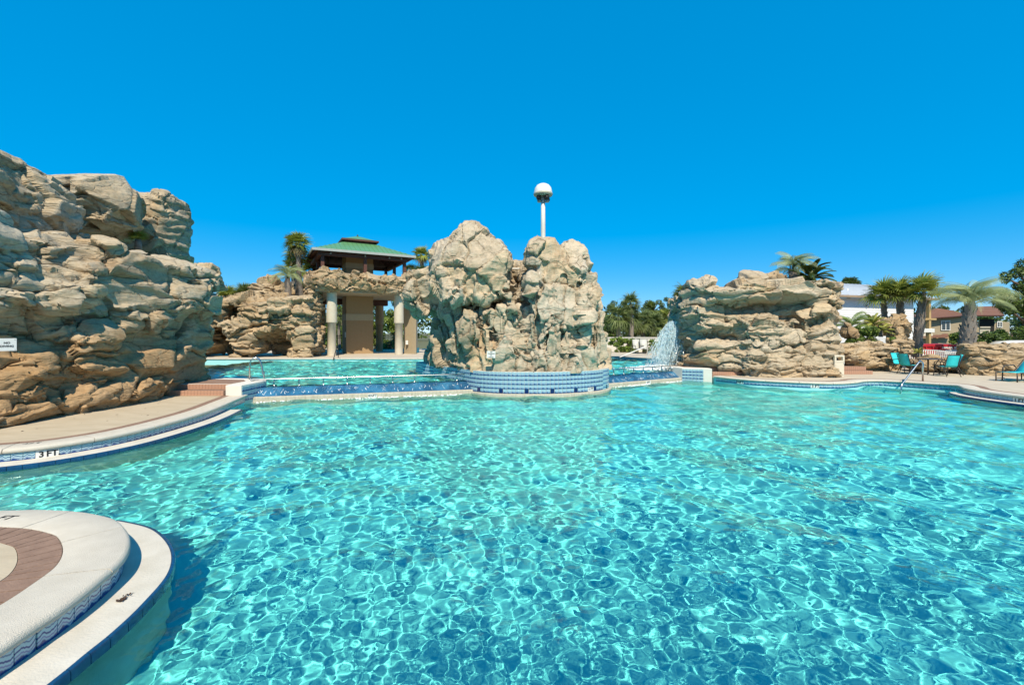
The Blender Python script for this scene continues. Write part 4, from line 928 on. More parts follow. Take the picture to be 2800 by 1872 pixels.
# core block in courses
for (z0, z1, m_, g) in ((0.0, 2.55, M_stucco2 if False else M_stucco, 0.0), (2.55, 3.05, M_stucco2, 0.02), (3.05, 4.75, M_stucco, 0.0), (5.7, 6.55, M_stucco, 0.0), (6.55, 6.95, M_stucco2, 0.02), (6.95, 7.6, M_stucco, 0.0)):
    link('core_course', MB().box(-1-g, 1+g, -1-g, 1+g, z0, z1).mesh('core_course'), m_, pav)
for (u, v) in ((-2.35, -3.5), (2.35, -3.5), (-2.35, 2.9), (2.35, 2.9)):
    mb = MB().lathe([(0.29, 0.0), (0.285, 2.28), (0.35, 2.30), (0.36, 2.36), (0.34, 4.4)], (u, v, 0), 24)
    link('column', mb.mesh('column'), M_column if v < 0 else M_stucco, pav)
link('slab', MB().box(-3.45, 3.45, -4.0, 3.4, 4.42, 5.75).mesh('slab'), M_soffit, pav)
link('beam', MB().box(-3.0, 3.0, 2.55, 3.25, 3.95, 4.418).mesh('beam'), M_wood, pav)
for (u, v) in ((-2.9, -3.0), (0, -3.0), (2.9, -3.0), (-2.9, 2.9), (2.9, 2.9), (-2.9, 0), (2.9, 0)):
    link('post', MB().box(u-0.11, u+0.11, v-0.11, v+0.11, 5.75, 7.3).mesh('post'), M_wood, pav)
rb = MB(); rb.box(-3.2, 3.2, -3.2, -2.95, 7.02, 7.28); link('ring_beam', rb.mesh('ring_beam'), M_wood, pav)
link('ring_beam', MB().box(-3.2, 3.2, 2.95, 3.2, 7.02, 7.28).mesh('ring_beam'), M_wood, pav)
link('ring_beam', MB().box(-3.2, -2.95, -2.95, 2.95, 7.02, 7.28).mesh('ring_beam'), M_wood, pav)
link('ring_beam', MB().box(2.95, 3.2, -2.95, 2.95, 7.02, 7.28).mesh('ring_beam'), M_wood, pav)
for (a, b_) in (((-3.5, -3.5), (-0.9, -0.9)), ((3.5, -3.5), (0.9, -0.9)), ((3.5, 3.5), (0.9, 0.9)), ((-3.5, 3.5), (-0.9, 0.9))):
    link('hip_rafter', MB().tube([(a[0], a[1], 7.22), (b_[0], b_[1], 8.25)], 0.09, 4).mesh('hip_rafter'), M_wood, pav)
for s in (-1, 1):
    for t in np.arange(-3.0, 3.1, 0.6):
        k = max(1.2, abs(t))
        link('rafter', MB().tube([(t, s*3.5, 7.22), (t, s*k, 7.22+(3.5-k)*0.42)], 0.045, 4).mesh('rafter'), M_wood, pav)
        link('rafter', MB().tube([(s*3.5, t, 7.22), (s*k, t, 7.22+(3.5-k)*0.42)], 0.045, 4).mesh('rafter'), M_wood, pav)
rf = MB(); hipring(rf, 3.58, 7.40, 1.15, 8.48); hipring(rf, 1.15, 8.42, 3.55, 7.32, 1)
for t in np.arange(-3.3, 3.31, 0.33):      # standing seams
    k = max(1.15, abs(t)); zt = 7.40+(3.58-k)*1.08/2.43
    for s in (-1, 1):
        rf.tube([(t, s*3.58, 7.415), (t, s*k, zt+0.015)], 0.014, 4); rf.tube([(s*3.58, t, 7.415), (s*k, t, zt+0.015)], 0.014, 4)
roof = link('roof', rf.mesh('roof'), [M_green, M_wood], pav)
for (x0, x1, y0, y1) in ((-3.62, 3.62, -3.64, -3.58), (-3.62, 3.62, 3.58, 3.64), (-3.64, -3.58, -3.58, 3.58), (3.58, 3.64, -3.58, 3.58)):
    link('fascia', MB().box(x0, x1, y0, y1, 7.27, 7.44).mesh('fascia'), M_fascia, roof)
link('cupola_band', MB().box(-1.05, 1.05, -1.05, 1.05, 8.40, 8.78).mesh('cupola_band'), M_wood, roof)
cu = MB(); hipring(cu, 1.32, 8.70, 0.02, 9.22); hipring(cu, 0.02, 9.16, 1.30, 8.63, 1); link('cupola_roof', cu.mesh('cupola_roof'), [M_green, M_wood], roof)
for (x0, x1, y0, y1) in ((-1.36, 1.36, -1.37, -1.31), (-1.36, 1.36, 1.31, 1.37), (-1.37, -1.31, -1.31, 1.31), (1.31, 1.37, -1.31, 1.31)):
    link('cupola_fascia', MB().box(x0, x1, y0, y1, 8.60, 8.73).mesh('cupola_fascia'), M_wood, roof)
link('finial', MB().lathe([(0.0, 0.16), (0.06, 0.10), (0.04, 0.05), (0.10, 0.0)], (0, 0, 9.2), 10).mesh('finial'), M_black, roof)
for u in (-2.4, -0.05, 1.7, 2.6):
    link('spot_lamp', MB().lathe([(0.0, 0.0), (0.05, 0.0), (0.06, 0.10), (0.0, 0.12)], (u, -3.3, 7.12), 10).mesh('spot_lamp'), M_fascia, pav)
link('notice', MB().box(-1.04, -1.0, -0.85, -0.55, 1.25, 1.65).mesh('notice'), M_sign, pav)
# rock-faced rim of the slab
def rot_rock(fn):
    ct, st = math.cos(PT), math.sin(PT)
    def f(X, Y, Z):
        dx, dy = X-PC.x, Y-PC.y; return fn(dx*ct+dy*st, -dx*st+dy*ct, Z-PC.z)
    return f
rim = pair('+', 0.12, rot_rock(sd_box((0.1, -4.1, 5.15), (3.7, 0.35, 0.62), 0.2)), rot_rock(sd_box((-3.55, -0.8, 5.15), (0.35, 3.5, 0.6), 0.2)), rot_rock(sd_box((-2.6, -4.25, 5.3), (0.8, 0.4, 0.6), 0.2)),
    rot_rock(sd_box((0.3, -4.3, 4.9), (0.9, 0.3, 0.35), 0.2)), rot_rock(sd_box((2.2, -4.25, 5.1), (1.1, 0.35, 0.55), 0.2)), rot_rock(sd_box((-1.0, -4.2, 5.2), (0.5, 0.3, 0.5), 0.15)), rot_rock(sd_box((-3.5, -3.2, 3.2), (0.4, 0.7, 2.6), 0.25)))
V, F, idh = sculpt(rim, (-18.5, 29.6, 0.4), (-5.5, 40.5, 6.8), 0.115, 1, big=(0.9, 0.9, 0.6), small=(0.42, 0.42, 0.3), A1=0.10, C1=0.13, A2=0.06, A3=0.05, seed=77)
rimo = bpy.data.objects.new('rock_rim', None); C.objects.link(rimo); rimo.parent = pav; rimo['label'] = 'rough tan rock rim along the slab edge'
rimo.matrix_local = (Matrix.Translation(PC) @ Matrix.Rotation(PT, 4, 'Z')).inverted()
split_stones(V, F, idh, rimo, M_rockb, 60)
# wall at the right of the pavilion
wl = empty('wall', P(1128, 966, 34.5), 'beige wall with rock facing beside the right pavilion column', 'wall')
wpart('panel', MB().prism([tuple(P(1104, 966, 35.5))[:2], tuple(P(1138, 966, 34.5))[:2], tuple(P(1142, 966, 36.5))[:2], tuple(P(1110, 966, 37))[:2]], 0.3, 4.6).mesh('panel'), M_stucco2, wl)
wpart('switch_box', MB().box(*sum(([a, b_] for a, b_ in zip(P(1113, 936, 35.0)-Vector((0.09, 0.05, 0.16)), P(1113, 936, 35.0)+Vector((0.09, 0.05, 0.16)))), [])).mesh('switch_box'), M_sign, wl)
# iron fence behind
fe = empty('iron_fence', (PC.x, PC.y, Z_UDECK), 'black iron fence behind the pavilion columns', 'fence', None, PT)
for z in (0.12, 1.15, 1.32): link('rail', MB().box(-4.2, 6.0, 3.98, 4.02, z, z+0.05).mesh('rail'), M_black, fe)
bme = MB().box(-0.011, 0.011, -0.011, 0.011, 0, 1.45).mesh('bar'); bme.materials.append(M_black)
for k in range(72):
    o = link('bar', bme, None, fe); o.location = (-4.15+k*0.14, 4.0, 0)
# thin handrails by the far edge
hr = empty('handrail', P(912, 984, 28.4), 'thin dark handrail leaning at the far pool edge before the pavilion', 'handrail')
wpart('tube', MB().tube([P(911, 986, 28.3), P(916, 966, 28.6), P(922, 946, 29.0), P(924, 944, 29.1), P(925, 950, 29.1), P(925, 978, 29.1)], 0.025, 6).mesh('tube'), M_black, hr)
# ------------------------------------------------------------------ plants
def leaf_mat(name, c, c2, rough=0.5):
    m, nt, b = node_mat(name); b.inputs['Roughness'].default_value = rough; b.inputs['Specular IOR Level'].default_value = 0.35
    oi = nt.nodes.new('ShaderNodeObjectInfo'); v = coord(nt)
    nz = N(nt, 'ShaderNodeTexNoise', Scale=2.5, Detail=3.0); nt.links.new(v, nz.inputs['Vector'])
    ad = N(nt, 'ShaderNodeMath', operation='MULTIPLY_ADD'); ad.inputs[1].default_value = 0.5; nt.links.new(oi.outputs['Random'], ad.inputs[0]); nt.links.new(nz.outputs['Fac'], ad.inputs[2])
    col = ramp(nt, ad.outputs[0], [(0.35, c2), (0.95, c)]); nt.links.new(col, b.inputs['Base Color'])
    tr = nt.nodes.new('ShaderNodeBsdfTranslucent'); nt.links.new(col, tr.inputs['Color']); mx = nt.nodes.new('ShaderNodeMixShader'); mx.inputs[0].default_value = 0.22
    nt.links.new(b.outputs[0], mx.inputs[1]); nt.links.new(tr.outputs[0], mx.inputs[2]); nt.links.new(mx.outputs[0], nt.nodes['Material Output'].inputs[0]); return m
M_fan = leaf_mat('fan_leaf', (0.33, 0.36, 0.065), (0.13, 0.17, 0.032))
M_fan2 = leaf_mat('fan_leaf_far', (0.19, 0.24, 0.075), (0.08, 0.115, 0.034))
M_straw = leaf_mat('dead_frond', (0.42, 0.32, 0.15), (0.28, 0.19, 0.09), 0.8)
M_silver = leaf_mat('silver_frond', (0.36, 0.42, 0.20), (0.20, 0.26, 0.11))
M_feather = leaf_mat('feather_leaf', (0.26, 0.34, 0.09), (0.12, 0.18, 0.045))
M_sago = leaf_mat('sago_leaf', (0.075, 0.11, 0.022), (0.022, 0.042, 0.012), 0.4)
M_sagoy = leaf_mat('sago_leaf_yellow', (0.34, 0.34, 0.07), (0.16, 0.19, 0.04), 0.4)
M_bark = pm('palm_bark', (0.30, 0.265, 0.225), (0.17, 0.145, 0.12), scale=9, rough=0.95, bump=0.7, bscale=30, cscale=(1, 1, 2))
M_boot = pm('palm_boot', (0.36, 0.33, 0.29), (0.22, 0.195, 0.17), scale=12, rough=0.95, bump=0.5)
M_leafA = leaf_mat('leaf_dark', (0.075, 0.13, 0.028), (0.035, 0.07, 0.016)); M_leafB = leaf_mat('leaf_mid', (0.14, 0.22, 0.035), (0.075, 0.13, 0.025)); M_leafC = leaf_mat('leaf_light', (0.25, 0.33, 0.06), (0.15, 0.21, 0.04))
M_pineA = leaf_mat('needle_dark', (0.055, 0.095, 0.022), (0.025, 0.05, 0.012)); M_pineB = leaf_mat('needle_mid', (0.13, 0.19, 0.03), (0.075, 0.12, 0.02)); M_pineC = leaf_mat('needle_light', (0.24, 0.29, 0.045), (0.14, 0.19, 0.03))
M_wood2 = pm('tree_bark', (0.17, 0.12, 0.085), (0.10, 0.07, 0.05), scale=6, rough=0.95, bump=0.5)

def fan_mesh(seed, n=22, mat=None, droop=0.35, pet=0.48, spread=118):
    r = random.Random(seed); mb = MB()
    mb.tube([(0, 0, 0), (pet*0.5, 0, 0.02), (pet, 0, 0)], [0.016, 0.012, 0.008], 4)
    B = Vector((pet, 0, 0)); Lb = 1-pet
    for i in range(n):
        a = R(-spread+2*spread*i/(n-1)+r.uniform(-2, 2)); ln = Lb*(0.72+0.28*math.cos(a*0.62))*r.uniform(0.9, 1.06)*(1.25 if abs(a) < 1 else 1.1)
        d = Vector((math.cos(a), math.sin(a), 0)); fold = 0.22*abs(math.sin(a)); s = Vector((-math.sin(a), math.cos(a), 0)); w = 0.030; dr = droop*r.uniform(0.6, 1.5)
        pts = []
        for t in (0.0, 0.35, 0.68, 1.0): pts.append((B+d*ln*t*(1-0.12*t*dr)+Vector((0, 0, fold*ln*t-dr*ln*t**2.6)), w*(0.4 if t == 0 else 1.0 if t < 0.5 else 0.7 if t < 0.9 else 0.06)))
        vs = []
        for p, ww in pts: vs += [p-s*ww, p+s*ww+Vector((0, 0, 0.008))]
        mb.add(vs, [(0, 1, 3, 2), (2, 3, 5, 4), (4, 5, 7, 6)])
    me = mb.mesh('frond'); me.materials.append(mat); return me
def feather_mesh(seed, n=34, mat=None, arch=0.5, ll=0.30, vee=28, width=0.010, droop=0.10):
    r = random.Random(seed); mb = MB(); f = lambda t: Vector((t*(1-0.18*arch*t*t), 0, arch*(0.55*t-0.95*t**2.3)))
    mb.tube([f(t) for t in np.linspace(0, 1, 9)], [0.016*(1-0.85*t) for t in np.linspace(0, 1, 9)], 4)
    for i in range(n):
        t = 0.16+0.84*(i+0.5)/n; p = f(t); tg = (f(min(1, t+0.02))-f(t-0.02)).normalized(); up = tg.cross(Vector((0, 1, 0)))*-1; L = ll*(0.45+1.1*math.sin(math.pi*min(1, t*0.95))**0.8*0.6)*r.uniform(0.88, 1.1)
        for s in (-1, 1):
            d = (tg*0.72+Vector((0, s, 0))*math.cos(R(vee))*0.75+up*math.sin(R(vee))*0.8).normalized(); q = p+d*L*0.55; e = p+d*L+Vector((0, 0, -droop*L*3))
            sd = tg.cross(d).cross(d).normalized()*width
            mb.add([p-sd*0.7, p+sd*0.7, q+sd, q-sd, e], [(0, 1, 2, 3), (3, 2, 4)])
    me = mb.mesh('frond'); me.materials.append(mat); return me
FANS = [fan_mesh(k, 22, M_fan, 0.25+0.12*k) for k in range(4)]
FANS_FAR = [fan_mesh(20+k, 16, M_fan2, 0.3+0.15*k) for k in range(3)]
FANS_DEAD = [fan_mesh(40+k, 16, M_straw, 0.9) for k in range(2)]
FEA_S = [feather_mesh(60+k, 24, M_silver, 0.75+0.2*k, ll=0.30, vee=38, droop=0.12, width=0.0055) for k in range(3)]
FEA = [feather_mesh(70+k, 30, M_feather, 0.55+0.15*k, ll=0.28, vee=32, width=0.007) for k in range(3)]
SAGO = [feather_mesh(80+k, 40, M_sago, 0.35+0.2*k, ll=0.17, vee=20, width=0.011, droop=0.02) for k in range(3)]
SAGOY = [feather_mesh(90+k, 34, M_sagoy, 0.3+0.15*k, ll=0.16, vee=20, width=0.011, droop=0.02) for k in range(2)]
BOOT = MB().add([(-0.5, 0, 0), (0.5, 0, 0), (0.28, 0.55, 1.0), (-0.28, 0.55, 1.0), (-0.42, -0.25, 0.15), (0.42, -0.25, 0.15)], [(0, 1, 2, 3), (4, 3, 2, 5), (0, 3, 4), (1, 5, 2), (0, 4, 5, 1)]).mesh('leaf_base'); BOOT.materials.append(M_boot)

def crown(parent, top, L, n, fans, el0, el1, seed, dead=0, name='frond', jit=8, power=1.0):
    r = random.Random(seed); off = Vector(top)-Vector(parent.location)
    for i in range(n):
        f = (i+0.5)/n; az = i*137.5+r.uniform(-14, 14); el = el0+(el1-el0)*f**power+r.uniform(-jit, jit); s = L*r.uniform(0.86, 1.1)
        isd = i >= n-dead
        me = r.choice(FANS_DEAD) if isd and dead else r.choice(fans)
        o = link(name, me, None, parent); o.matrix_local = Matrix.Translation(off) @ Matrix.Rotation(R(az), 4, 'Z') @ Matrix.Rotation(-R(el), 4, 'Y') @ Matrix.Rotation(R(r.uniform(-25, 25)), 4, 'X') @ Matrix.Diagonal((s, s, s, 1))
def palm(name, label, top_px, base_px, Y, L_px, tw_px, n=34, fans=None, el=(82, -38), seed=1, boots=0, dead=0, group=None, power=0.9, boot_top=0.9, boot_bot=0.2, belly=1.0):
    s = Y/F_PX; b = P(*base_px, Y); t = P(*top_px, Y); e = empty(name, b, label, 'palm', group); w = tw_px*s/2
    mid = (b+t)/2+Vector((0.03*(t-b).length*math.sin(seed*2.1), 0.05, 0))
    rr = [w*1.08, w*belly, w*0.95*belly, w*0.85, w*0.6]; ps = [b-Vector((0, 0, 0.2)), b*0.7+mid*0.3, mid, mid*0.35+t*0.65, t]
    wpart('trunk', MB().tube(ps, rr, 12).mesh('trunk'), M_bark, e)
    r = random.Random(seed+5)
    for k in range(boots):
        f = boot_bot+(boot_top-boot_bot)*k/max(1, boots-1); c = ps[0].lerp(mid, f*2) if f < 0.5 else mid.lerp(t, f*2-1); az = k*137.5+r.uniform(-12, 12)
        rad = np.interp(f, [0, 0.3, 0.5, 0.75, 1], rr); h = w*r.uniform(1.3, 2.3); o = link('leaf_base', BOOT, None, e)
        o.matrix_local = Matrix.Translation(c-b) @ Matrix.Rotation(R(az), 4, 'Z') @ Matrix.Translation((0, rad*0.88, -h*0.4)) @ Matrix.Rotation(R(r.uniform(-4, 10)), 4, 'X') @ Matrix.Diagonal((w*0.8, w*0.75, h, 1))
    crown(e, t, L_px*s, n, fans or FANS, el[0], el[1], seed, dead, power=power)
    return e
def shrub_palm(name, label, px, Y, L_px, n, fans, el, seed, group=None, cat='palm'):
    b = P(*px, Y); e = empty(name, b, label, cat, group); wpart('stem', MB().tube([b-Vector((0, 0, 0.3)), b+Vector((0, 0, 0.06))], [0.12, 0.09], 8).mesh('stem'), M_bark, e)
    crown(e, b+Vector((0, 0, 0.05)), L_px*Y/F_PX, n, fans, el[0], el[1], seed); return e

def leaf_cloud(clumps, n, size, seed, thin=0.5, mats=3, up=0.3, shell=0.55):
    """small leaf faces spread through a set of ellipsoid clumps"""
    r = np.random.default_rng(seed); V = []; F = []; MI = []
    vol = np.array([c[1]*c[2]*c[3] for c in clumps])**0.72; vol = vol/vol.sum()
    for (c, rx, ry, rz), f in zip(clumps, vol):
        m = max(12, int(n*f)); d = r.normal(size=(m, 3)); d /= np.linalg.norm(d, axis=1)[:, None]; rad = (shell+(1-shell)*r.random(m)**0.5)[:, None]*r.uniform(0.8, 1.12, (m, 1))
        p = np.array(c)+d*rad*np.array((rx, ry, rz)); nrm = d*0.6+r.normal(size=(m, 3))*0.7+np.array((0, 0, up)); nrm /= np.linalg.norm(nrm, axis=1)[:, None]
        a = np.cross(nrm, r.normal(size=(m, 3))); a /= np.linalg.norm(a, axis=1)[:, None]; b = np.cross(nrm, a); s = size*r.uniform(0.6, 1.4, (m, 1))
        o = sum(len(v) for v in V); q = np.stack([p-a*s, p+b*s*thin, p+a*s, p-b*s*thin], 1).reshape(-1, 3); V.append(q)
        F.append(np.arange(m*4).reshape(m, 4)+o); MI.append(r.integers(0, mats, m))
    me = np_mesh('crown', np.concatenate(V), np.concatenate(F)); me.polygons.foreach_set('material_index', np.concatenate(MI).astype(np.int32)); return me
def tree(name, label, base_px, Y, clumps_px, n, size, seed, mats, trunk_r=0.12, thin=0.5, group=None, cat='tree', shell=0.5, top_px=None, up=0.3):
    s = Y/F_PX; b = P(*base_px, Y); e = empty(name, b, label, cat, group); cl = []; r = random.Random(seed)
    for (x, y, rx, ry) in clumps_px: c = P(x, y, Y); c.y += r.uniform(-0.6, 0.6)*rx*s; cl.append((c, rx*s, rx*s*0.9, ry*s))
    tmb = MB(); top = P(*top_px, Y) if top_px else max((c[0] for c in cl), key=lambda v: v.z)
    tmb.tube([b-Vector((0, 0, 0.2)), b.lerp(top, 0.5)+Vector((0.05, 0, 0)), top], [trunk_r, trunk_r*0.7, trunk_r*0.25], 7)
    for c in cl: 
        q = b.lerp(top, min(0.95, max(0.25, (c[0].z-b.z)/max(0.2, top.z-b.z)-0.15))); tmb.tube([q, q.lerp(c[0], 0.6)+Vector((0, 0, 0.04)), c[0]], [trunk_r*0.45, trunk_r*0.3, trunk_r*0.12], 5)
    wpart('trunk', tmb.mesh('trunk'), M_wood2, e)
    me = leaf_cloud(cl, n, size, seed, thin, len(mats), up, shell)
    wpart('crown', me, mats, e); return e
def clumps_in(x0, x1, y0, y1, k, r0, r1, seed, shape=None):
    r = random.Random(seed); out = []
    while len(out) < k:
        x, y = r.uniform(x0, x1), r.uniform(y0, y1)
        if shape and not shape((x-x0)/(x1-x0), (y-y0)/(y1-y0)): continue
        a = r.uniform(r0, r1); out.append((x, y, a, a*r.uniform(0.6, 0.9)))
    return out
ell = lambda u, v: (2*u-1)**2+(2*v-1)**2 < 1
cone = lambda u, v: abs(2*u-1) < 0.25+0.75*v
LM = [M_leafA, M_leafB, M_leafC]; PM = [M_pineA, M_pineB, M_pineC]; DM = [M_pineA, M_leafA, M_pineB]

# palms by the pavilion
palm('palm_tree', 'tall slender fan palm in front, left of the pavilion roof', (815, 668), (826, 822), 32.6, 37, 13, 40, el=(85, -48), seed=2, boots=24, boot_bot=0.78, boot_top=0.98, dead=4, group='fan palms beside the pavilion')
palm('palm_tree', 'shorter fan palm directly behind the tallest palm by the pavilion', (814, 700), (815, 825), 33.6, 38, 14, 34, el=(70, -50), seed=3, boots=20, boot_bot=0.65, boot_top=0.97, dead=3, group='fan palms beside the pavilion')
palm('palm_tree', 'feathery arching palm with grey trunk at the left foot of the tall palms', (787, 762), (786, 822), 32.2, 58, 17, 18, fans=FEA_S, el=(75, 2), seed=4, boots=30, boot_bot=0.1, boot_top=1.0, power=1.1)
palm('palm_tree', 'small bushy fan palm between the tall palms and the pavilion roof', (850, 742), (852, 800), 37.5, 34, 12, 26, el=(70, -30), seed=5, group='fan palms beside the pavilion')
palm('palm_tree', 'fan palm half hidden behind the feathery palm', (800, 735), (803, 790), 38.0, 32, 12, 24, el=(80, -30), seed=6)
palm('palm_tree', 'fan palm peeking out between pavilion roof and island boulder', (1152, 700), (1155, 800), 40, 30, 12, 30, el=(80, -40), seed=7, dead=3)
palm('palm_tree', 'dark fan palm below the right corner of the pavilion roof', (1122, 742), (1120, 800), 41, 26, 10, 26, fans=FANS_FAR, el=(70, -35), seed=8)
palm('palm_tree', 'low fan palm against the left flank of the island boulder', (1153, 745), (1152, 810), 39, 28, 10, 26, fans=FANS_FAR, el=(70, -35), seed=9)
for i, (x, y, L, lb) in enumerate(((622, 818, 40, 'pale upright fan palm shrub on the back outcrop nearest the cliff'), (672, 812, 40, 'dark bushy fan palm shrub on the back outcrop'), (645, 826, 26, 'small fan palm shrub between two bigger ones on the back outcrop'), (706, 826, 20, 'little fan palm shrub at the right end of the outcrop planting'))):
    shrub_palm('fan_palm_shrub', lb, (x, y), 31.6, L, 26, FANS if i != 1 else FANS_FAR, (85, 8), 30+i, 'fan palm shrubs on the back outcrop')
# plants on the left cliff
shrub_palm('fan_palm_shrub', 'spiky green fan palm growing from the left cliff shelf', (378, 660), 15.9, 28, 26, FANS, (85, 15), 40)
e = empty('dead_agave', P(32, 585, 12.2), 'dry grey agave with drooping dead leaves on the left cliff', 'plant')
wpart('stem', MB().tube([P(32, 602, 12.2), P(30, 560, 12.2), P(27, 530, 12.2)], [0.10, 0.12, 0.05], 8).mesh('stem'), M_bark, e)
crown(e, P(31, 548, 12.2), 0.42, 30, [feather_mesh(101, 3, M_bark, 0.9, ll=0.3, width=0.02)], -20, -75, 41, name='dead_leaf'); crown(e, P(27, 532, 12.2), 0.38, 10, [feather_mesh(102, 3, M_straw, 0.8, ll=0.3, width=0.012)], 60, -10, 42, name='dead_leaf')
def tuft(label, px, Y, w, h, n, seed, mat):
    r = random.Random(seed); mb = MB(); c = P(*px, Y); s = Y/F_PX
    for k in range(n):
        p = c+Vector((r.uniform(-w, w)*s, r.uniform(-0.25, 0.25), -0.05)); a = Vector((r.gauss(0, 0.35), r.gauss(0, 0.35), 1))*h*s*r.uniform(0.4, 1.1); q = Vector((0.008, 0.004, 0))
        mb.add([p-q, p+q, p+a], [(0, 1, 2)])
    return tag(link('grass_tuft', mb.mesh('grass_tuft'), mat), label, 'grass', None, 'stuff')
tuft('dry grass tufts at the foot of the middle cliff boulder', (172, 636), 14.2, 24, 16, 120, 1, M_straw)
tuft('short weeds along the far shelf of the left cliff', (500, 722), 16.6, 55, 11, 220, 2, M_leafB)
tuft('weeds beside the boulders on top of the right rock', (2045, 790), 21.6, 24, 12, 120, 3, M_leafB)
tuft('weeds at the foot of the dark boulder on the right rock', (2118, 778), 21.9, 22, 12, 120, 4, M_leafC)
# trees seen through and beside the pavilion
for i, (x0, x1, y0, y1, Yd, lb, mats) in enumerate(((856, 884, 790, 965, 47, 'bushy green tree seen left of the left pavilion column', LM), (920, 952, 830, 965, 52, 'leafy tree seen beyond the left pavilion bay', LM), (1012, 1042, 800, 965, 50, 'green tree seen right of the pavilion core', PM), (1055, 1098, 800, 965, 46, 'yellow green pine seen between the right pavilion columns', [M_pineB, M_pineC, M_leafC]))):
    tree('tree', lb, ((x0+x1)/2, 975), Yd, clumps_in(x0-10, x1+10, y0, y1, 30, 10, 17, 50+i, cone), 5200, 0.15, 60+i, mats, 0.12, 0.3)
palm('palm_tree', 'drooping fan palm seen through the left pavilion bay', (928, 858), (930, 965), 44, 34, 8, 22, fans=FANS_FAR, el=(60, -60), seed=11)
# grove beyond the white wall
grove = 'trees and palms beyond the white wall'
for i, (x, y, L, lb) in enumerate(((1690, 868, 44, 'leftmost fan palm of the grove, against the island rock'), (1724, 832, 36, 'tallest spiky fan palm of the grove'), (1722, 872, 44, 'dense fan palm below the tallest palm of the grove'), (1756, 880, 40, 'fan palm with hanging skirt left of the round pine trunk'), (1788, 886, 42, 'broad fan palm under the round pine of the grove'), (1818, 872, 34, 'pale fan palm just left of the waterfall spout'), (1842, 868, 30, 'fan palm showing behind the falling water'))):
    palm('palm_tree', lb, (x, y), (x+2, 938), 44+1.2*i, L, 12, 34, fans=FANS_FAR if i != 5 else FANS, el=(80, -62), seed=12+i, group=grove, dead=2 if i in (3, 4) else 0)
palm('palm_tree', 'fan palm left of the pointed rock tip beside the tall pine', (1868, 800), (1876, 940), 42, 30, 9, 28, el=(80, -40), seed=21, group=grove)
palm('palm_tree', 'fan palm just behind the pointed tip of the right rock', (1906, 792), (1908, 940), 40, 30, 9, 28, el=(80, -40), seed=22, group=grove)
tree('pine_tree', 'round crowned pine rising over the grove palms', (1789, 955), 56, clumps_in(1762, 1814, 818, 872, 26, 7, 12, 5, ell), 5200, 0.17, 71, PM, 0.16, 0.14, grove, top_px=(1788, 840))
tree('pine_tree', 'open pine with bare trunk beside the pointed rock', (1842, 955), 54, clumps_in(1822, 1872, 805, 842, 12, 7, 11, 6, ell)+clumps_in(1835, 1880, 852, 872, 4, 6, 9, 7), 2800, 0.17, 72, PM, 0.14, 0.14, grove, top_px=(1844, 815))
tree('pine_tree', 'dark pine at the left edge of the grove by the island', (1668, 955), 60, clumps_in(1648, 1700, 826, 945, 26, 9, 14, 8, cone), 4200, 0.2, 73, DM, 0.15, 0.14, grove)
tree('pine_tree', 'small spiky pine top behind the grove palms', (1703, 955), 62, clumps_in(1690, 1718, 820, 900, 14, 6, 10, 9, cone), 2200, 0.2, 74, PM, 0.12, 0.14, grove)
for i, (x0, x1, lb) in enumerate(((1650, 1700, 'dark undergrowth at the left of the grove'), (1700, 1760, 'dark undergrowth below the middle palms of the grove'), (1755, 1835, 'dark undergrowth at the right of the grove'), (1830, 1880, 'dark undergrowth behind the falling water'))):
    tree('bush', lb, ((x0+x1)/2, 955), 52, clumps_in(x0, x1, 885, 945, 16, 8, 14, 80+i), 2600, 0.16, 81+i, DM, 0.08, 0.3, 'undergrowth of the grove', 'bush')
# hedge shrubs against the white wall
for i, (x0, x1, y0, y1, lb) in enumerate(((1668, 1704, 926, 962, 'leftmost full green shrub against the white wall'), (1702, 1738, 928, 962, 'second full green shrub against the white wall'), (1734, 1772, 932, 960, 'thinner shrub behind the pair of white loungers'), (1776, 1798, 932, 962, 'loose shrub at the right end of the white wall'))):
    tree('shrub', lb, ((x0+x1)/2, 964), 37.4, clumps_in(x0, x1, y0, y1, 16, 5, 9, 90+i), 2200 if i < 3 else 700, 0.085, 91+i, LM, 0.03, 0.5, 'shrubs along the white wall', 'shrub')

# plants on and behind the right rock
palm('palm_tree', 'feathery silver green palm on top of the right rock', (2170, 740), (2172, 775), 23.2, 70, 24, 20, fans=FEA_S, el=(85, -5), seed=31, boots=20, boot_bot=0.1, boot_top=1.0, power=1.0)
shrub_palm('sago_palm', 'dark green sago palm right of the feathery palm on the rock', (2215, 765), 22.8, 64, 34, SAGO, (75, -8), 51, cat='palm')
palm('palm_tree', 'young feathery palm between the right rock and the white house', (2325, 900), (2325, 935), 25.5, 62, 8, 12, fans=FEA, el=(75, 22), seed=33)
shrub_palm('sago_palm', 'yellow green sago palm above the planter bush', (2386, 890), 25.2, 40, 24, SAGOY, (70, -8), 53, 'sago palms in the planter')
shrub_palm('sago_palm', 'smaller yellowish sago palm in front of the big planter boulder', (2408, 906), 24.9, 36, 20, SAGOY, (55, -15), 54, 'sago palms in the planter')
shrub_palm('sago_palm', 'small yellow green fern palm behind the patio chairs', (2510, 968), 22.9, 22, 16, SAGOY, (70, 0), 55)
tree('bush', 'dense glossy bush in the stone planter', (2370, 938), 24.4, clumps_in(2318, 2400, 898, 938, 22, 8, 13, 101), 3800, 0.06, 102, LM, 0.04, 0.5, None, 'bush')
tree('bush', 'low trailing ground cover along the planter wall top', (2410, 945), 23.9, clumps_in(2312, 2450, 925, 944, 22, 6, 10, 103), 3400, 0.045, 104, LM, 0.03, 0.6, None, 'bush')
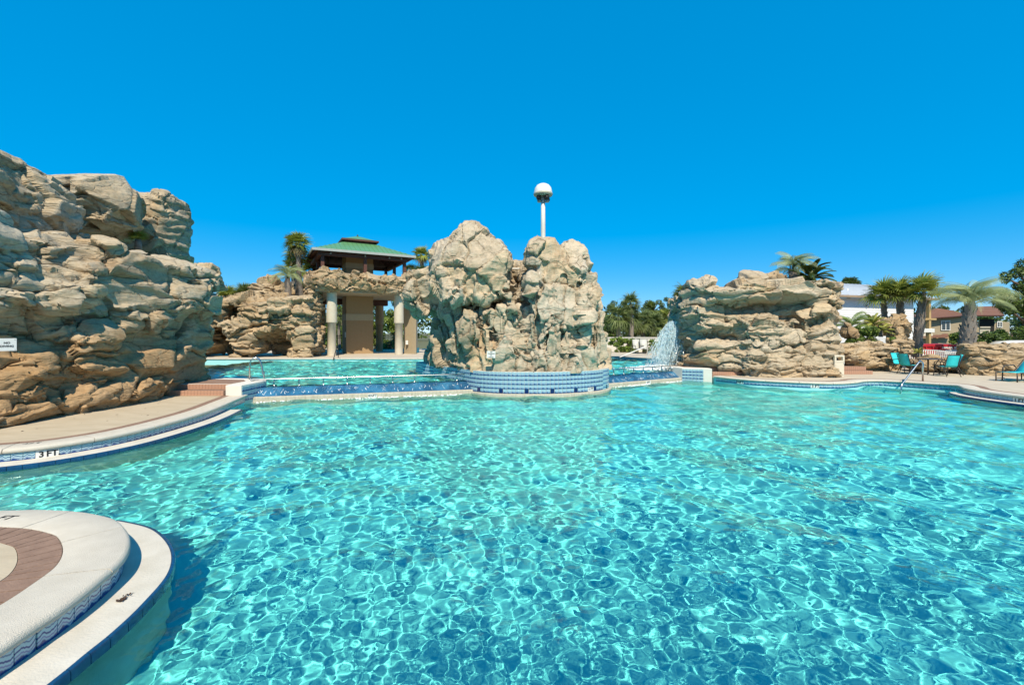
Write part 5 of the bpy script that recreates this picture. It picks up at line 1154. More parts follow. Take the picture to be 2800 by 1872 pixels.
tree('bush', 'dry twiggy bush hanging over the left end of the planter', (2320, 960), 23.4, clumps_in(2300, 2345, 940, 975, 10, 6, 9, 105), 700, 0.05, 106, [M_straw, M_leafA, M_straw], 0.03, 0.2, None, 'bush')
fp = 'fan palms in front of the white house'
palm('palm_tree', 'leftmost fan palm before the white house with slim trunk', (2415, 812), (2420, 900), 26.8, 54, 14, 26, el=(84, -14), seed=34, boots=26, boot_bot=0.3, boot_top=1.0, group=fp)
palm('palm_tree', 'middle fan palm before the white house with split bark', (2461, 810), (2472, 945), 26.2, 52, 18, 26, el=(84, -14), seed=35, boots=44, boot_bot=0.1, boot_top=1.0, group=fp)
palm('palm_tree', 'rightmost fan palm before the white house with shaggy leaning trunk', (2524, 804), (2506, 965), 25.2, 58, 20, 28, el=(84, -10), seed=36, boots=80, boot_bot=0.02, boot_top=1.0, group=fp)
palm('palm_tree', 'broad silver palm with thick grey trunk right of the red container', (2652, 838), (2640, 985), 22.6, 98, 29, 30, fans=FEA_S, el=(88, 16), seed=37, boots=110, boot_bot=0.0, boot_top=1.0, power=1.0, belly=1.15)
tree('conifer', 'large dark green conifer at the right edge', (2800, 960), 27, clumps_in(2728, 2900, 735, 930, 46, 14, 26, 110, lambda u, v: u > 0.28-0.25*v+0.12*math.sin(9*v))+[(2742, 760, 14, 18), (2795, 725, 12, 18), (2738, 800, 14, 12)], 15000, 0.13, 111, [M_pineA, M_pineB, M_pineA, M_leafB], 0.2, 0.2, top_px=(2815, 730))
tree('bush', 'dark bushes under the conifer above the right wall', (2700, 945), 26, clumps_in(2668, 2790, 905, 945, 18, 9, 15, 112), 2600, 0.09, 113, DM+[M_leafB], 0.05, 0.4, None, 'bush')
tree('bush', 'rounded bush between the red container and the thick palm', (2618, 945), 29, clumps_in(2600, 2650, 915, 945, 10, 8, 12, 114), 1500, 0.09, 115, LM, 0.05, 0.4, None, 'bush')
tree('pine_tree', 'small pine crown rising behind the white house roof', (2322, 840), 70, clumps_in(2298, 2348, 764, 786, 14, 8, 12, 116, ell), 2400, 0.22, 117, DM, 0.16, 0.2, top_px=(2322, 770))
for i, x in enumerate((2583, 2631)):
    tree('pine_tree', ('tiny tree top left of the tan house ridge', 'tiny tree top right of the tan house ridge')[i], (x, 900), 95, clumps_in(x-6, x+6, 838, 858, 5, 4, 7, 118+i), 300, 0.3, 119+i, DM, 0.1, 0.2)
# far wood closing the view behind everything
fw = []
rw = random.Random(9)
for k in range(230):
    x = rw.uniform(-400, 3300); fw.append((P(x, rw.uniform(872, 908), rw.uniform(95, 125)), rw.uniform(3.0, 5.5), 2.5, rw.uniform(1.8, 3.4)))
me = leaf_cloud(fw, 42000, 0.6, 123, 0.4, 3); me.name = 'far_wood'
tag(link('far_wood', me, DM), 'low dark band of far woods behind the pool', 'woods', None, 'stuff')
# ------------------------------------------------------------------ lamp mast behind the island
M_mast = pm('peeling_white_paint', (0.80, 0.79, 0.74), (0.66, 0.62, 0.54), scale=3, rough=0.5, cscale=(1, 1, 0.3), bump=0.2)
M_dome = pm('dome_white', (0.84, 0.84, 0.80), (0.78, 0.77, 0.72), scale=4, rough=0.35)
M_rimg = pm('dome_rim', (0.50, 0.50, 0.38), (0.36, 0.36, 0.26), scale=6, rough=0.5)
YM = 24.0; sM = YM/F_PX; mb_ = P(1485, 985, YM); mt = P(1485, 540, YM)
mast = empty('lamp_mast', (mb_.x, mb_.y, 0.0), 'white mast with a domed lamp head rising behind the island', 'lamp')
mz = mt.z
link('pole', MB().lathe([(0.17, -1.0), (0.12, mz-1.4), (0.10, mz+0.05), (0.0, mz+0.05)], n=16).mesh('pole'), M_mast, mast)
rd = 25*sM
dz = P(1485, 530, YM).z
hd = link('dome', MB().lathe([(rd*1.0, 0.0), (rd*0.97, rd*0.30), (rd*0.88, rd*0.62), (rd*0.68, rd*0.90), (rd*0.38, rd*1.06), (0.0, rd*1.10)], (0, 0, dz), 28).mesh('dome'), M_dome, mast)
link('rim', MB().lathe([(rd*0.75, -0.16), (rd*1.0, -0.10), (rd*1.06, -0.02), (rd*1.0, 0.02)], (0, 0, dz), 28).mesh('rim'), M_rimg, hd)
link('underside', MB().lathe([(0.0, -0.13), (rd*0.78, -0.155)], (0, 0, dz), 24).mesh('underside'), M_rimg, hd)
for k in range(4):
    a = R(35+90*k); c = (math.cos(a)*rd*0.62, math.sin(a)*rd*0.62, dz-0.24)
    link('floodlight', MB().lathe([(0.0, 0.14), (0.10, 0.13), (0.13, -0.05), (0.09, -0.12), (0.0, -0.12)], c, 12).mesh('floodlight'), M_black, mast)
for k in (-1, 1):
    link('horn', MB().lathe([(0.0, 0.1), (0.05, 0.1), (0.11, -0.08), (0.0, -0.06)], (k*0.2, -0.06, dz-0.38), 12).mesh('horn'), M_fascia, mast)

# ------------------------------------------------------------------ signs on the rocks
def sign(label, px, Y, w, h, lines, size, rot_n, tilt=0.0, lead=None):
    c = P(*px, Y); e = empty('sign', c, label, 'sign'); n = Vector((rot_n[0], rot_n[1], 0)).normalized()
    M0 = Matrix.Rotation(face_rot(n.x, n.y), 4, 'Z') @ Matrix.Rotation(R(tilt), 4, 'Y')
    o = link('board', MB().box(-w/2, w/2, -0.012, 0.012, -h/2, h/2, bevel=0.003).mesh('board'), M_sign, e); o.matrix_local = M0
    for sx in (-1, 1):
        for sz in (-1, 1):
            s = link('screw', MB().lathe([(0.0, 0.006), (0.007, 0.004), (0.008, 0.0)], n=8).mesh('screw'), M_steel, e); s.matrix_local = M0 @ Matrix.Translation((sx*(w/2-0.025), -0.012, sz*(h/2-0.025))) @ Matrix.Rotation(R(90), 4, 'X')
    for i, t in enumerate(lines):
        me = text_mesh(t, size, bold=0.0022)
        if len(me.materials) == 0: me.materials.append(M_ink)
        o = link('lettering', me, None, e); o.matrix_local = M0 @ Matrix.Translation((0, -0.0135, ((len(lines)-1)/2-i)*size*1.18)) @ Matrix.Rotation(R(90), 4, 'X')
    return e
sign('white NO DIVING sign fixed to the left cliff', (19, 942), 9.05, 0.27, 0.25, ['NO', 'DIVING'], 0.056, (0.86, -0.5))
sign('small white NO CLIMBING ON ROCKS sign on the island', (1343, 969), 15.72, 0.29, 0.24, ['NO', 'CLIMBING', 'ON', 'ROCKS'], 0.052, (0, -1), 1.5)
sign('tiny pale notice at the left foot of the island rock', (1143, 957), 19.6, 0.10, 0.22, [], 0.05, (-0.4, -0.9), 8)
# white slide lip in the island gap
o = link('slide_lip', MB().box(-0.21, 0.21, -0.1, 0.1, -0.03, 0.03, bevel=0.02).mesh('slide_lip'), M_white, None, P(1406, 735, 17.9)); tag(o, 'short white slide lip between the island boulders', 'slide')

# ------------------------------------------------------------------ waterfall
M_fall = None
def fall_mat():
    m, nt, b = node_mat('falling_water'); b.inputs['Base Color'].default_value = (0.86, 0.95, 0.97, 1); b.inputs['Roughness'].default_value = 0.2
    b.inputs['Transmission Weight'].default_value = 0.35; b.inputs['IOR'].default_value = 1.2
    tr = nt.nodes.new('ShaderNodeBsdfTransparent'); tr.inputs[0].default_value = (0.85, 0.95, 0.98, 1); mx = nt.nodes.new('ShaderNodeMixShader'); mx.inputs[0].default_value = 0.48
    nt.links.new(b.outputs[0], mx.inputs[1]); nt.links.new(tr.outputs[0], mx.inputs[2]); nt.links.new(mx.outputs[0], nt.nodes['Material Output'].inputs[0]); return m
M_fall = fall_mat()
fb = MB(); rf_ = random.Random(17); YW = 22.6
def fall_at(t, u):
    """place in the falling sheet: t from spout to splash, u across (-1..1)"""
    xl = np.interp(t, [0, 0.25, 0.6, 1.0], [1829, 1808, 1788, 1772]); xr = np.interp(t, [0, 0.25, 0.6, 1.0], [1848, 1862, 1870, 1864])
    return (xl+xr)/2+u*(xr-xl)*0.5-6*t, 878+t*122
for k in range(170):                     # connected strands
    u = np.clip(rf_.gauss(0, 0.45), -1, 1); t0_ = rf_.random()*0.5; t1_ = min(1.0, t0_+rf_.uniform(0.2, 0.6)); w = rf_.uniform(0.006, 0.02); dY = rf_.gauss(0, 0.16); ph = rf_.random()*6; vs = []
    for i_ in range(8):
        t = t0_+(t1_-t0_)*i_/7; x, y = fall_at(t, u+0.05*math.sin(ph+9*t)); p = P(x, y, YW+dY*(0.4+t)); ww = w*(0.3+math.sin(math.pi*i_/7))*rf_.uniform(0.7, 1.3)
        vs += [p+Vector((-ww, 0, 0)), p+Vector((0, -ww*0.6, 0)), p+Vector((ww, 0, 0))]
    fb.add(vs, [q_ for i_ in range(7) for q_ in ((i_*3, i_*3+3, i_*3+4, i_*3+1), (i_*3+1, i_*3+4, i_*3+5, i_*3+2))], 0, True)
for k in range(5200):
    t = rf_.random()**0.75; u = float(np.clip(rf_.gauss(0, 0.5), -1.15, 1.15)); x, y = fall_at(t, u); Yd = YW+rf_.gauss(0, 0.22)*(0.4+t)
    p = P(x, y, Yd); s = (0.006+rf_.random()**2*0.022)*(1.2-0.4*t); el_ = 1.4+rf_.random()*3.0
    fb.add([p+Vector((s, 0, 0)), p+Vector((-s*0.5, s*0.87, 0)), p+Vector((-s*0.5, -s*0.87, 0)), p+Vector((rf_.gauss(0, s*0.4), 0, s*el_)), p+Vector((0, 0, -s*el_))], [(0, 1, 3), (1, 2, 3), (2, 0, 3), (1, 0, 4), (2, 1, 4), (0, 2, 4)])
wf = tag(link('waterfall', fb.mesh('waterfall'), M_fall), 'spray of water falling from the right rock spout', 'waterfall', None, 'stuff')
sb = MB()
for k in range(1500):
    a = abs(rf_.gauss(0, 1)); x = 1800+rf_.gauss(0, 36)-14*rf_.random(); p = P(x, 998, 22.4); p.y += rf_.gauss(0, 0.45); p.z = Z_UP+0.01+max(0, 0.20*math.exp(-((x-1805)/40)**2)*rf_.random()**2); s = 0.012+rf_.random()*0.03
    sb.add([p+Vector((s*1.6, 0, 0)), p+Vector((0, s*1.4, 0)), p+Vector((-s*1.6, 0, 0)), p+Vector((0, -s*1.4, 0)), p+Vector((0, 0, s*1.3))], [(0, 1, 4), (1, 2, 4), (2, 3, 4), (3, 0, 4)])
tag(link('splash', sb.mesh('splash'), M_foam), 'white splash where the falling water meets the raised pool', 'splash', None, 'stuff')

# ------------------------------------------------------------------ trash can
M_can = pm('can_beige', (0.74, 0.67, 0.53), (0.68, 0.61, 0.48), scale=3, rough=0.55)
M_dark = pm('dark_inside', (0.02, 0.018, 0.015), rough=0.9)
cp = G(2281, 1028); can = empty('trash_can', cp, 'square beige trash can by the right rock steps', 'trash can', None, R(12))
link('body', MB().box(-0.25, 0.25, -0.25, 0.25, 0.06, 0.62, bevel=0.015).mesh('body'), M_can, can)
link('base', MB().box(-0.235, 0.235, -0.235, 0.235, 0.0, 0.06).mesh('base'), M_can, can)
dr = link('door', MB().box(-0.20, 0.20, -0.265, -0.25, 0.10, 0.55, bevel=0.006).mesh('door'), M_can, can)
link('latch', MB().box(0.20, 0.235, -0.275, -0.25, 0.56, 0.61).mesh('latch'), M_sign, dr)
hood = MB(); hood.box(-0.26, 0.26, -0.26, 0.26, 0.86, 0.93, bevel=0.012); hood.box(-0.26, 0.26, -0.26, 0.26, 0.62, 0.70, bevel=0.01)
for sx in (-1, 1):
    for sy in (-1, 1): hood.box(sx*0.26 if sx < 0 else 0.17, -0.17 if sx < 0 else 0.26, sy*0.26 if sy < 0 else 0.17, -0.17 if sy < 0 else 0.26, 0.70, 0.86)
link('hood', hood.mesh('hood'), M_can, can)
link('liner', MB().lathe([(0.14, 0.64), (0.14, 0.80)], n=14).mesh('liner'), M_dark, can)

# ------------------------------------------------------------------ patio furniture
def strip(path, x0, x1, th=0.012):
    """a sling panel: path of (y, z), width x0..x1"""
    V = []; n = len(path)
    for (y, z) in path: V += [(x0, y, z), (x1, y, z), (x1, y+0.002, z-th), (x0, y+0.002, z-th)]
    F = []
    for i in range(n-1):
        for j in range(4): F.append((i*4+j, i*4+(j+1) % 4, i*4+4+(j+1) % 4, i*4+4+j))
    F += [(3, 2, 1, 0), tuple(4*(n-1)+k for k in range(4))]
    mb = MB(); mb.add(V, F, 0, True); return mb
def patio_chair(loc, rz, label):
    e = empty('patio_chair', loc, label, 'chair', 'turquoise sling chairs round the patio table', rz)
    link('seat', strip([(-0.26, 0.43), (-0.1, 0.415), (0.08, 0.40), (0.2, 0.41)], -0.24, 0.24).mesh('seat'), M_sling, e)
    link('backrest', strip([(0.20, 0.41), (0.25, 0.5), (0.28, 0.65), (0.33, 0.80), (0.37, 0.93)], -0.24, 0.24).mesh('backrest'), M_sling, e)
    for s in (-1, 1):
        x = s*0.265
        link('side_frame', MB().tube([(x, -0.28, 0.435), (x, -0.1, 0.42), (x, 0.12, 0.41), (x, 0.22, 0.43), (x, 0.28, 0.62), (x, 0.34, 0.80), (x, 0.39, 0.95)], 0.016, 6).mesh('side_frame'), M_bronze, e)
        link('armrest', MB().tube([(x, -0.30, 0.40), (x*1.08, -0.29, 0.56), (x*1.12, -0.22, 0.635), (x*1.12, 0.0, 0.65), (x*1.08, 0.2, 0.62), (x, 0.27, 0.58)], 0.018, 6).mesh('armrest'), M_bronze, e)
        link('leg', MB().tube([(x, -0.27, 0.43), (x*1.1, -0.32, 0.0)], 0.016, 6).mesh('leg'), M_bronze, e)
        link('leg', MB().tube([(x, 0.16, 0.42), (x*1.1, 0.36, 0.0)], 0.016, 6).mesh('leg'), M_bronze, e)
    link('crossbar', MB().tube([(-0.265, 0.385, 0.945), (0.265, 0.385, 0.945)], 0.014, 6).mesh('crossbar'), M_bronze, e)
    link('crossbar', MB().tube([(-0.265, -0.28, 0.42), (0.265, -0.28, 0.42)], 0.014, 6).mesh('crossbar'), M_bronze, e)
    return e
TC = Vector((19.2, 21.0, 0))
patio_chair((18.35, 21.0, 0), R(97), 'patio chair on the left of the table seen from its side')
patio_chair((18.75, 21.85, 0), R(12), 'patio chair behind the table facing the pool')
patio_chair((19.15, 20.05, 0), R(176), 'patio chair nearest the pool with its back to the water')
patio_chair((20.0, 20.75, 0), R(-122), 'patio chair on the right of the table turned to the left')
tb = empty('patio_table', TC, 'round dark patio table among the turquoise chairs', 'table')
link('table_top', MB().lathe([(0.0, 0.715), (0.52, 0.715), (0.535, 0.705), (0.535, 0.69), (0.0, 0.69)], n=28).mesh('table_top'), M_bronze, tb)
for k in range(4):
    a = R(45+90*k); link('leg', MB().tube([(math.cos(a)*0.36, math.sin(a)*0.36, 0.69), (math.cos(a)*0.2, math.sin(a)*0.2, 0.35), (math.cos(a)*0.4, math.sin(a)*0.4, 0.0)], 0.018, 6).mesh('leg'), M_bronze, tb)
def lounger(loc, rz, label, sling, frame, back=45, group='sun loungers'):
    e = empty('sun_lounger', loc, label, 'lounger', group, rz); bx = math.cos(R(back))*0.75; bz = math.sin(R(back))*0.75
    link('seat', strip([(-1.15, 0.37), (-0.5, 0.35), (0.0, 0.36)], -0.28, 0.28).mesh('seat'), sling, e)
    link('backrest', strip([(0.0, 0.36), (bx*0.5, 0.36+bz*0.48), (bx, 0.36+bz)], -0.28, 0.28).mesh('backrest'), sling, e)
    for s in (-1, 1):
        x = s*0.31
        link('side_frame', MB().tube([(x, -1.18, 0.35), (x, 0.55, 0.34)], 0.02, 6).mesh('side_frame'), frame, e)
        link('back_frame', MB().tube([(x, 0.0, 0.36), (x, bx+0.02, 0.36+bz+0.02)], 0.018, 6).mesh('back_frame'), frame, e)
        link('stretcher', MB().tube([(x, -1.18, 0.1), (x, -0.62, 0.1)], 0.014, 6).mesh('stretcher'), frame, e)
        link('armrest', MB().tube([(x*1.05, -0.75, 0.0), (x*1.05, -0.7, 0.5), (x*1.05, -0.6, 0.60), (x*1.05, 0.0, 0.60), (x*1.05, 0.15, 0.5)], 0.022, 6).mesh('armrest'), frame, e)
        for y in (-1.18, 0.5): link('leg', MB().tube([(x, y, 0.36), (x, y, 0.0)], 0.022, 6).mesh('leg'), frame, e)
    return e
lounger(G(2800, 1042)+Vector((0.3, 0.25, 0)), R(-72), 'turquoise sun lounger with dark frame cut by the right edge', M_sling, M_bronze, 35)
M_slingw = pm('white_sling', (0.55, 0.56, 0.50), (0.48, 0.49, 0.44), scale=40, rough=0.7)
w0 = P(1737, 963, 36.4); w1 = P(1757, 963, 36.2)
lounger((w0.x, w0.y-0.4, Z_UDECK), R(4), 'left one of the two white sun loungers by the far shrubs', M_slingw, M_bronze, 75, 'white loungers by the far wall')
lounger((w1.x, w1.y-0.4, Z_UDECK), R(2), 'right one of the two white sun loungers by the far shrubs', M_slingw, M_bronze, 75, 'white loungers by the far wall')
t0 = P(1850, 972, 30.5); t1 = P(1874, 972, 30.5)
lounger((t0.x, t0.y, Z_UDECK), R(35), 'turquoise sun lounger behind the falling water', M_sling, M_bronze, 62, 'turquoise loungers behind the waterfall')
lounger((t1.x, t1.y, Z_UDECK), R(30), 'turquoise sun lounger half hidden by the right rock', M_sling, M_bronze, 62, 'turquoise loungers behind the waterfall')
# closed white parasol beside them
pu = P(1868, 972, 30.9); um = empty('parasol', (pu.x, pu.y, Z_UDECK), 'closed white parasol between the far turquoise loungers', 'parasol')
link('pole', MB().tube([(0, 0, 0), (0, 0, 1.1)], 0.02, 8).mesh('pole'), M_sign, um); link('folded_canopy', MB().lathe([(0.03, 0.55), (0.12, 0.62), (0.10, 0.9), (0.05, 1.15), (0.0, 1.22)], n=10).mesh('folded_canopy'), M_sign, um)

# handrails
def rail(label, pts, r=0.022, mat=None):
    e = empty('handrail', pts[-1], label, 'handrail'); wpart('tube', MB().tube(pts, r, 8).mesh('tube'), mat or M_steel, e); return e
a0 = G(2523, 1041); wtr = G(2464, 1068, Z_LOW); top = P(2517, 986, 18.05)
rail('bent steel handrail at the right pool steps', [wtr-Vector((0, 0, 0.5)), wtr+Vector((0.0, 0, 0.15)), wtr+Vector((0.05, 0.03, 0.24)), top+Vector((-0.08, 0, -0.07)), top, top+Vector((0.05, 0.05, -0.02)), a0+Vector((0, 0, 0.7)), a0-Vector((0, 0, 0.05))], 0.03)
q = P(1770, 972, 32.6); rail('white sloping handrail on the far pool bank', [P(1694, 977, 31.0), P(1735, 960, 31.6), P(1766, 947, 32.5), q+Vector((0, 0, 0.62)), q-Vector((0, 0, 0.1))], 0.04, M_sign)
rail('short white rail end beside the falling water', [P(1779, 982, 27.6), P(1797, 974, 28.3)], 0.035, M_sign)
# ------------------------------------------------------------------ stone planter walls at right
pl = pair('+', 0.1,
    sd_poly([(15.2, 22.0), (16.6, 22.4), (18.0, 22.8), (19.8, 23.2), (20.2, 23.6), (19.9, 24.6), (15.2, 24.4)], -0.3, 1.33, 0.0, 0.15),
    block(2470, 945, 23.2, 18, 22, 0.4, rad=0.2), block(2385, 960, 22.6, 60, 10, 0.3, rad=0.1), block(2390, 990, 22.6, 66, 14, 0.3, rad=0.1), block(2340, 975, 22.0, 30, 18, 0.3, rad=0.1))
build_rock('stone_planter', 'rough sandstone planter wall behind the trash can steps', 'wall', (17.5, 22.6, 0), pl, (14.6, 21.2, -0.3), (21, 24.6, 1.9), 0.08, M_rockb, zmin=-0.05, big=(0.9, 0.9, 0.42), small=(0.4, 0.4, 0.2), A1=0.055, T1=0.16, C1=0.07, A2=0.035, A3=0.035, seed=91, min_faces=60)
ml = pair('+', 0.1, sd_poly([(19.9, 22.7), (20.6, 22.2), (21.4, 21.5), (22.0, 21.3), (22.4, 22.2), (20.6, 23.6)], -0.3, 0.52, 0.0, 0.15), block(2540, 996, 22.2, 40, 9, 0.4, rad=0.12), block(2600, 1003, 21.6, 34, 10, 0.4, rad=0.12))
build_rock('stone_planter', 'low stone wall right behind the patio chairs', 'wall', (21, 22, 0), ml, (19.3, 20.8, -0.3), (23, 24, 1.1), 0.075, M_rockb, zmin=-0.05, big=(0.7, 0.7, 0.34), small=(0.33, 0.33, 0.18), A1=0.05, T1=0.18, C1=0.06, A2=0.035, A3=0.03, seed=95, min_faces=60)
rw_ = pair('+', 0.08, sd_poly([(20.65, 20.6), (21.4, 20.2), (23.0, 19.95), (26.0, 19.9), (30, 20.2), (30, 21.6), (22.5, 21.8), (21.0, 21.5)], -0.3, 1.40, 0.0, 0.14))
build_rock('stone_wall', 'sandstone retaining wall at the far right behind the lounger', 'wall', (23, 20.5, 0), rw_, (19.6, 19.5, -0.3), (27.5, 22, 1.7), 0.07, M_rockb, zmin=-0.05, big=(1.0, 1.0, 0.40), small=(0.42, 0.42, 0.2), A1=0.045, T1=0.11, C1=0.07, A2=0.028, A3=0.03, seed=99, min_faces=60)
bl = 'boulders in the right planting'
boulder('boulder', 'brown boulder between the right rock and the planter bush', 2320, 908, 24.2, 22, 22, 0.45, M_rockb, seed=12, group=bl, h=0.07)
boulder('boulder', 'big tan boulder in the planter under the middle fan palm', 2450, 905, 25.2, 28, 48, 0.6, M_rockb, roll=-8, seed=13, group=bl, h=0.07)
boulder('boulder', 'long tan boulder behind the yellow sago palms', 2405, 893, 26.2, 40, 26, 0.6, M_rockb, roll=-10, seed=14, group=bl, h=0.07)
boulder('boulder', 'small boulder behind the patio chair backs', 2545, 982, 23.0, 13, 8, 0.3, M_rockb, seed=15, group=bl, h=0.06, A1=0.03)
boulder('boulder', 'dark flat boulder at the foot of the picket fence', 2590, 982, 23.0, 16, 8, 0.3, M_rockb, seed=16, group=bl, h=0.06, A1=0.03)
boulder('boulder', 'tan boulder right of the fern palm behind the chairs', 2525, 988, 22.7, 14, 7, 0.3, M_rockb, seed=17, group=bl, h=0.06, A1=0.03)
st = empty('stone_steps', (15.3, 21.6, 0), 'brick steps beside the trash can', 'steps'); steps(st, 14.35, 16.6, 20.95, 0.4, 0.0, 0.16, 2, 1.2)

# ------------------------------------------------------------------ white house with lap siding
M_siding = pm('white_siding', (0.84, 0.86, 0.86), (0.80, 0.82, 0.82), scale=2, rough=0.5)
M_tin = pm('tin_roof', (0.66, 0.70, 0.74), (0.60, 0.64, 0.68), scale=2, rough=0.45, metal=0.0)
M_trim = pm('brown_trim', (0.40, 0.30, 0.21), (0.34, 0.25, 0.17), rough=0.7)
hA, hB = Vector((21.5, 33.2)), Vector((32.6, 36.9)); hd_ = (hB-hA).normalized(); hn = Vector((hd_.y, -hd_.x)); HL = (hB-hA).length
wh = empty('house', (hA.x, hA.y, 0), 'white house with lap siding and pale metal roof', 'house', None, math.atan2(hd_.y, hd_.x))
link('wall', MB().box(0, HL, 0.05, 9, -0.2, 4.55).mesh('wall'), M_siding, wh)
pkm = MB().add([(0, 0.045, 0), (HL, 0.045, 0), (HL, 0.02, 0), (0, 0.02, 0), (0, 0.042, 0.178), (HL, 0.042, 0.178)], [(3, 2, 5, 4), (0, 1, 2, 3), (0, 3, 4), (1, 5, 2), (0, 4, 5, 1)]).mesh('plank'); pkm.materials.append(M_siding)
for k in range(26): link('plank', pkm, None, wh, (0, 0, -0.05+0.176*k))
rf2 = MB(); rf2.add([(-0.6, -0.55, 4.72), (HL+2.1, -0.55, 4.72), (HL+2.1, 4.8, 6.35), (-0.6, 4.8, 6.35), (HL+2.1, 10, 4.72), (-0.6, 10, 4.72)], [(0, 1, 2, 3), (3, 2, 4, 5)])
for k in range(27): rf2.tube([(-0.5+k*0.5, -0.55, 4.735), (-0.5+k*0.5, 4.8, 6.365)], 0.015, 4)
rfo = link('roof', rf2.mesh('roof'), M_tin, wh)
link('fascia', MB().box(-0.6, HL+2.1, -0.58, -0.54, 4.56, 4.715).mesh('fascia'), M_trim, rfo); link('soffit', MB().box(-0.6, HL+2.1, -0.54, 0.04, 4.56, 4.59).mesh('soffit'), M_soffit, rfo)
for (x, z) in ((5.6, 5.5), (6.3, 5.2)): link('vent_pipe', MB().tube([(x, 1.5, z-0.6), (x, 1.5, z+0.25)], 0.06, 8).mesh('vent_pipe'), M_sign, rfo)
link('wall_lamp', MB().lathe([(0.0, 0.1), (0.06, 0.08), (0.05, -0.1), (0.0, -0.12)], (6.2, -0.06, 4.0), 10).mesh('wall_lamp'), M_fascia, wh)
M_lumber = pm('raw_lumber', (0.52, 0.37, 0.17), (0.44, 0.30, 0.13), scale=5, rough=0.8, cscale=(1, 1, 0.2))
px_ = HL+1.35
link('porch_post', MB().box(px_-0.12, px_+0.12, -0.35, -0.11, -0.1, 4.56).mesh('porch_post'), M_lumber, wh)
link('brace', MB().box(px_-0.75, px_+0.7, -0.40, -0.352, 2.95, 3.1).mesh('brace'), M_lumber, wh)
link('gutter_box', MB().box(px_-1.0, px_+0.35, -0.46, -0.36, 1.95, 2.25).mesh('gutter_box'), M_sign, wh)

# ------------------------------------------------------------------ tan house behind
M_tan = pm('tan_stucco', (0.40, 0.33, 0.22), (0.36, 0.30, 0.20), scale=3, rough=0.9)
M_tan2 = pm('ochre_stucco', (0.42, 0.28, 0.15), (0.38, 0.25, 0.13), scale=3, rough=0.9)
M_tile = pm('brown_roof_tile', (0.25, 0.12, 0.075), (0.19, 0.09, 0.055), scale=5, rough=0.8, bump=0.5, bscale=8, cscale=(1, 1, 3))
M_glass = pm('window_glass', (0.04, 0.055, 0.065), (0.03, 0.04, 0.05), rough=0.08, spec=0.7)
th = empty('house', P(2620, 940, 52), 'tan stucco house with brown tiled roof and balconies', 'house')
def quad_house(px0, px1, y0, y1, Y, depth, mat, name='wall'):
    a, b_ = P(px0, y1, Y), P(px1, y0, Y); return wpart(name, MB().box(a.x, b_.x, Y, Y+depth, a.z, b_.z).mesh(name), mat, th)
quad_house(2520, 2640, 868, 950, 52, 7, M_tan); quad_house(2560, 2640, 918, 955, 51.6, 0.3, M_tan2); quad_house(2505, 2640, 925, 955, 51.2, 0.3, M_tan); quad_house(2640, 2760, 880, 955, 54, 8, M_tan)
def roof_slope(pts, name='roof', rows=7):
    """hip face from eave edge a-b up to ridge c-d, laid in overlapping tile courses"""
    a, b_, c, d = [Vector(p) for p in pts]; mb = MB()
    for k in range(rows):
        t0_, t1_ = k/rows, (k+1.15)/rows; lift = Vector((0, 0, 0.05))
        p = [a.lerp(d, t0_)+lift, b_.lerp(c, t0_)+lift, b_.lerp(c, min(1, t1_)), a.lerp(d, min(1, t1_))]; mb.add(p+[a.lerp(d, t0_)-lift, b_.lerp(c, t0_)-lift], [(0, 1, 2, 3), (4, 5, 1, 0)])
    return wpart(name, mb.mesh(name), M_tile, th)
roof_slope((P(2503, 872, 51), P(2645, 862, 51.5), P(2600, 848, 56), P(2560, 842, 56))); roof_slope((P(2495, 862, 57), P(2503, 872, 51), P(2560, 842, 56), P(2555, 842, 57)))
roof_slope((P(2636, 862, 53), P(2745, 862, 53), P(2735, 836, 58), P(2672, 838, 58)), rows=6)
wpart('fascia', MB().tube([P(2503, 873, 51), P(2645, 863, 51.5)], 0.09, 4).mesh('fascia'), M_wood, th); wpart('fascia', MB().tube([P(2636, 863, 53), P(2745, 863, 53)], 0.09, 4).mesh('fascia'), M_wood, th)
roof_slope((P(2512, 922, 50), P(2590, 922, 50), P(2575, 915, 51.2), P(2560, 915, 51.2)), 'awning_roof', 3); roof_slope((P(2570, 918, 50.6), P(2604, 920, 50.6), P(2590, 912, 51.5), P(2578, 912, 51.5)), 'awning_roof', 3)
def window(px0, px1, y0, y1, Y):
    a, b_ = P(px0, y1, Y), P(px1, y0, Y); w = link('window', MB().box(a.x, b_.x, Y-0.10, Y-0.02, a.z, b_.z).mesh('window'), M_sign, th); w.location = -Vector(th.location)
    mid_ = (a.x+b_.x)/2
    for (x0, x1) in ((a.x+0.09, mid_-0.06), (mid_+0.06, b_.x-0.09)): link('pane', MB().box(x0, x1, Y-0.13, Y-0.105, a.z+0.1, b_.z-0.1).mesh('pane'), M_glass, w)
    return w
window(2571, 2596, 876, 903, 52); window(2724, 2738, 878, 895, 54); 
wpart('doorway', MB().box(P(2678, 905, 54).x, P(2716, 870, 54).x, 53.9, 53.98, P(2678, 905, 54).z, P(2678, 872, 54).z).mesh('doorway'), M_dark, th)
def balcony(px0, px1, y0, y1, Y, n):
    a, b_ = P(px0, y1, Y), P(px1, y0, Y); bo = wpart('balcony', MB().box(a.x, b_.x, Y-0.1, Y+1.0, a.z-0.25, a.z).mesh('balcony'), M_column, th); link('top_rail', MB().box(a.x, b_.x, Y-0.12, Y+0.06, b_.z-0.12, b_.z).mesh('top_rail'), M_column, bo)
    bm_ = MB().lathe([(0.05, 0), (0.09, 0.25), (0.05, 0.6), (0.06, b_.z-a.z-0.12)], n=8).mesh('baluster'); bm_.materials.append(M_column)
    for k in range(n): link('baluster', bm_, None, bo, (a.x+(b_.x-a.x)*(k+0.5)/n, Y-0.03, a.z))
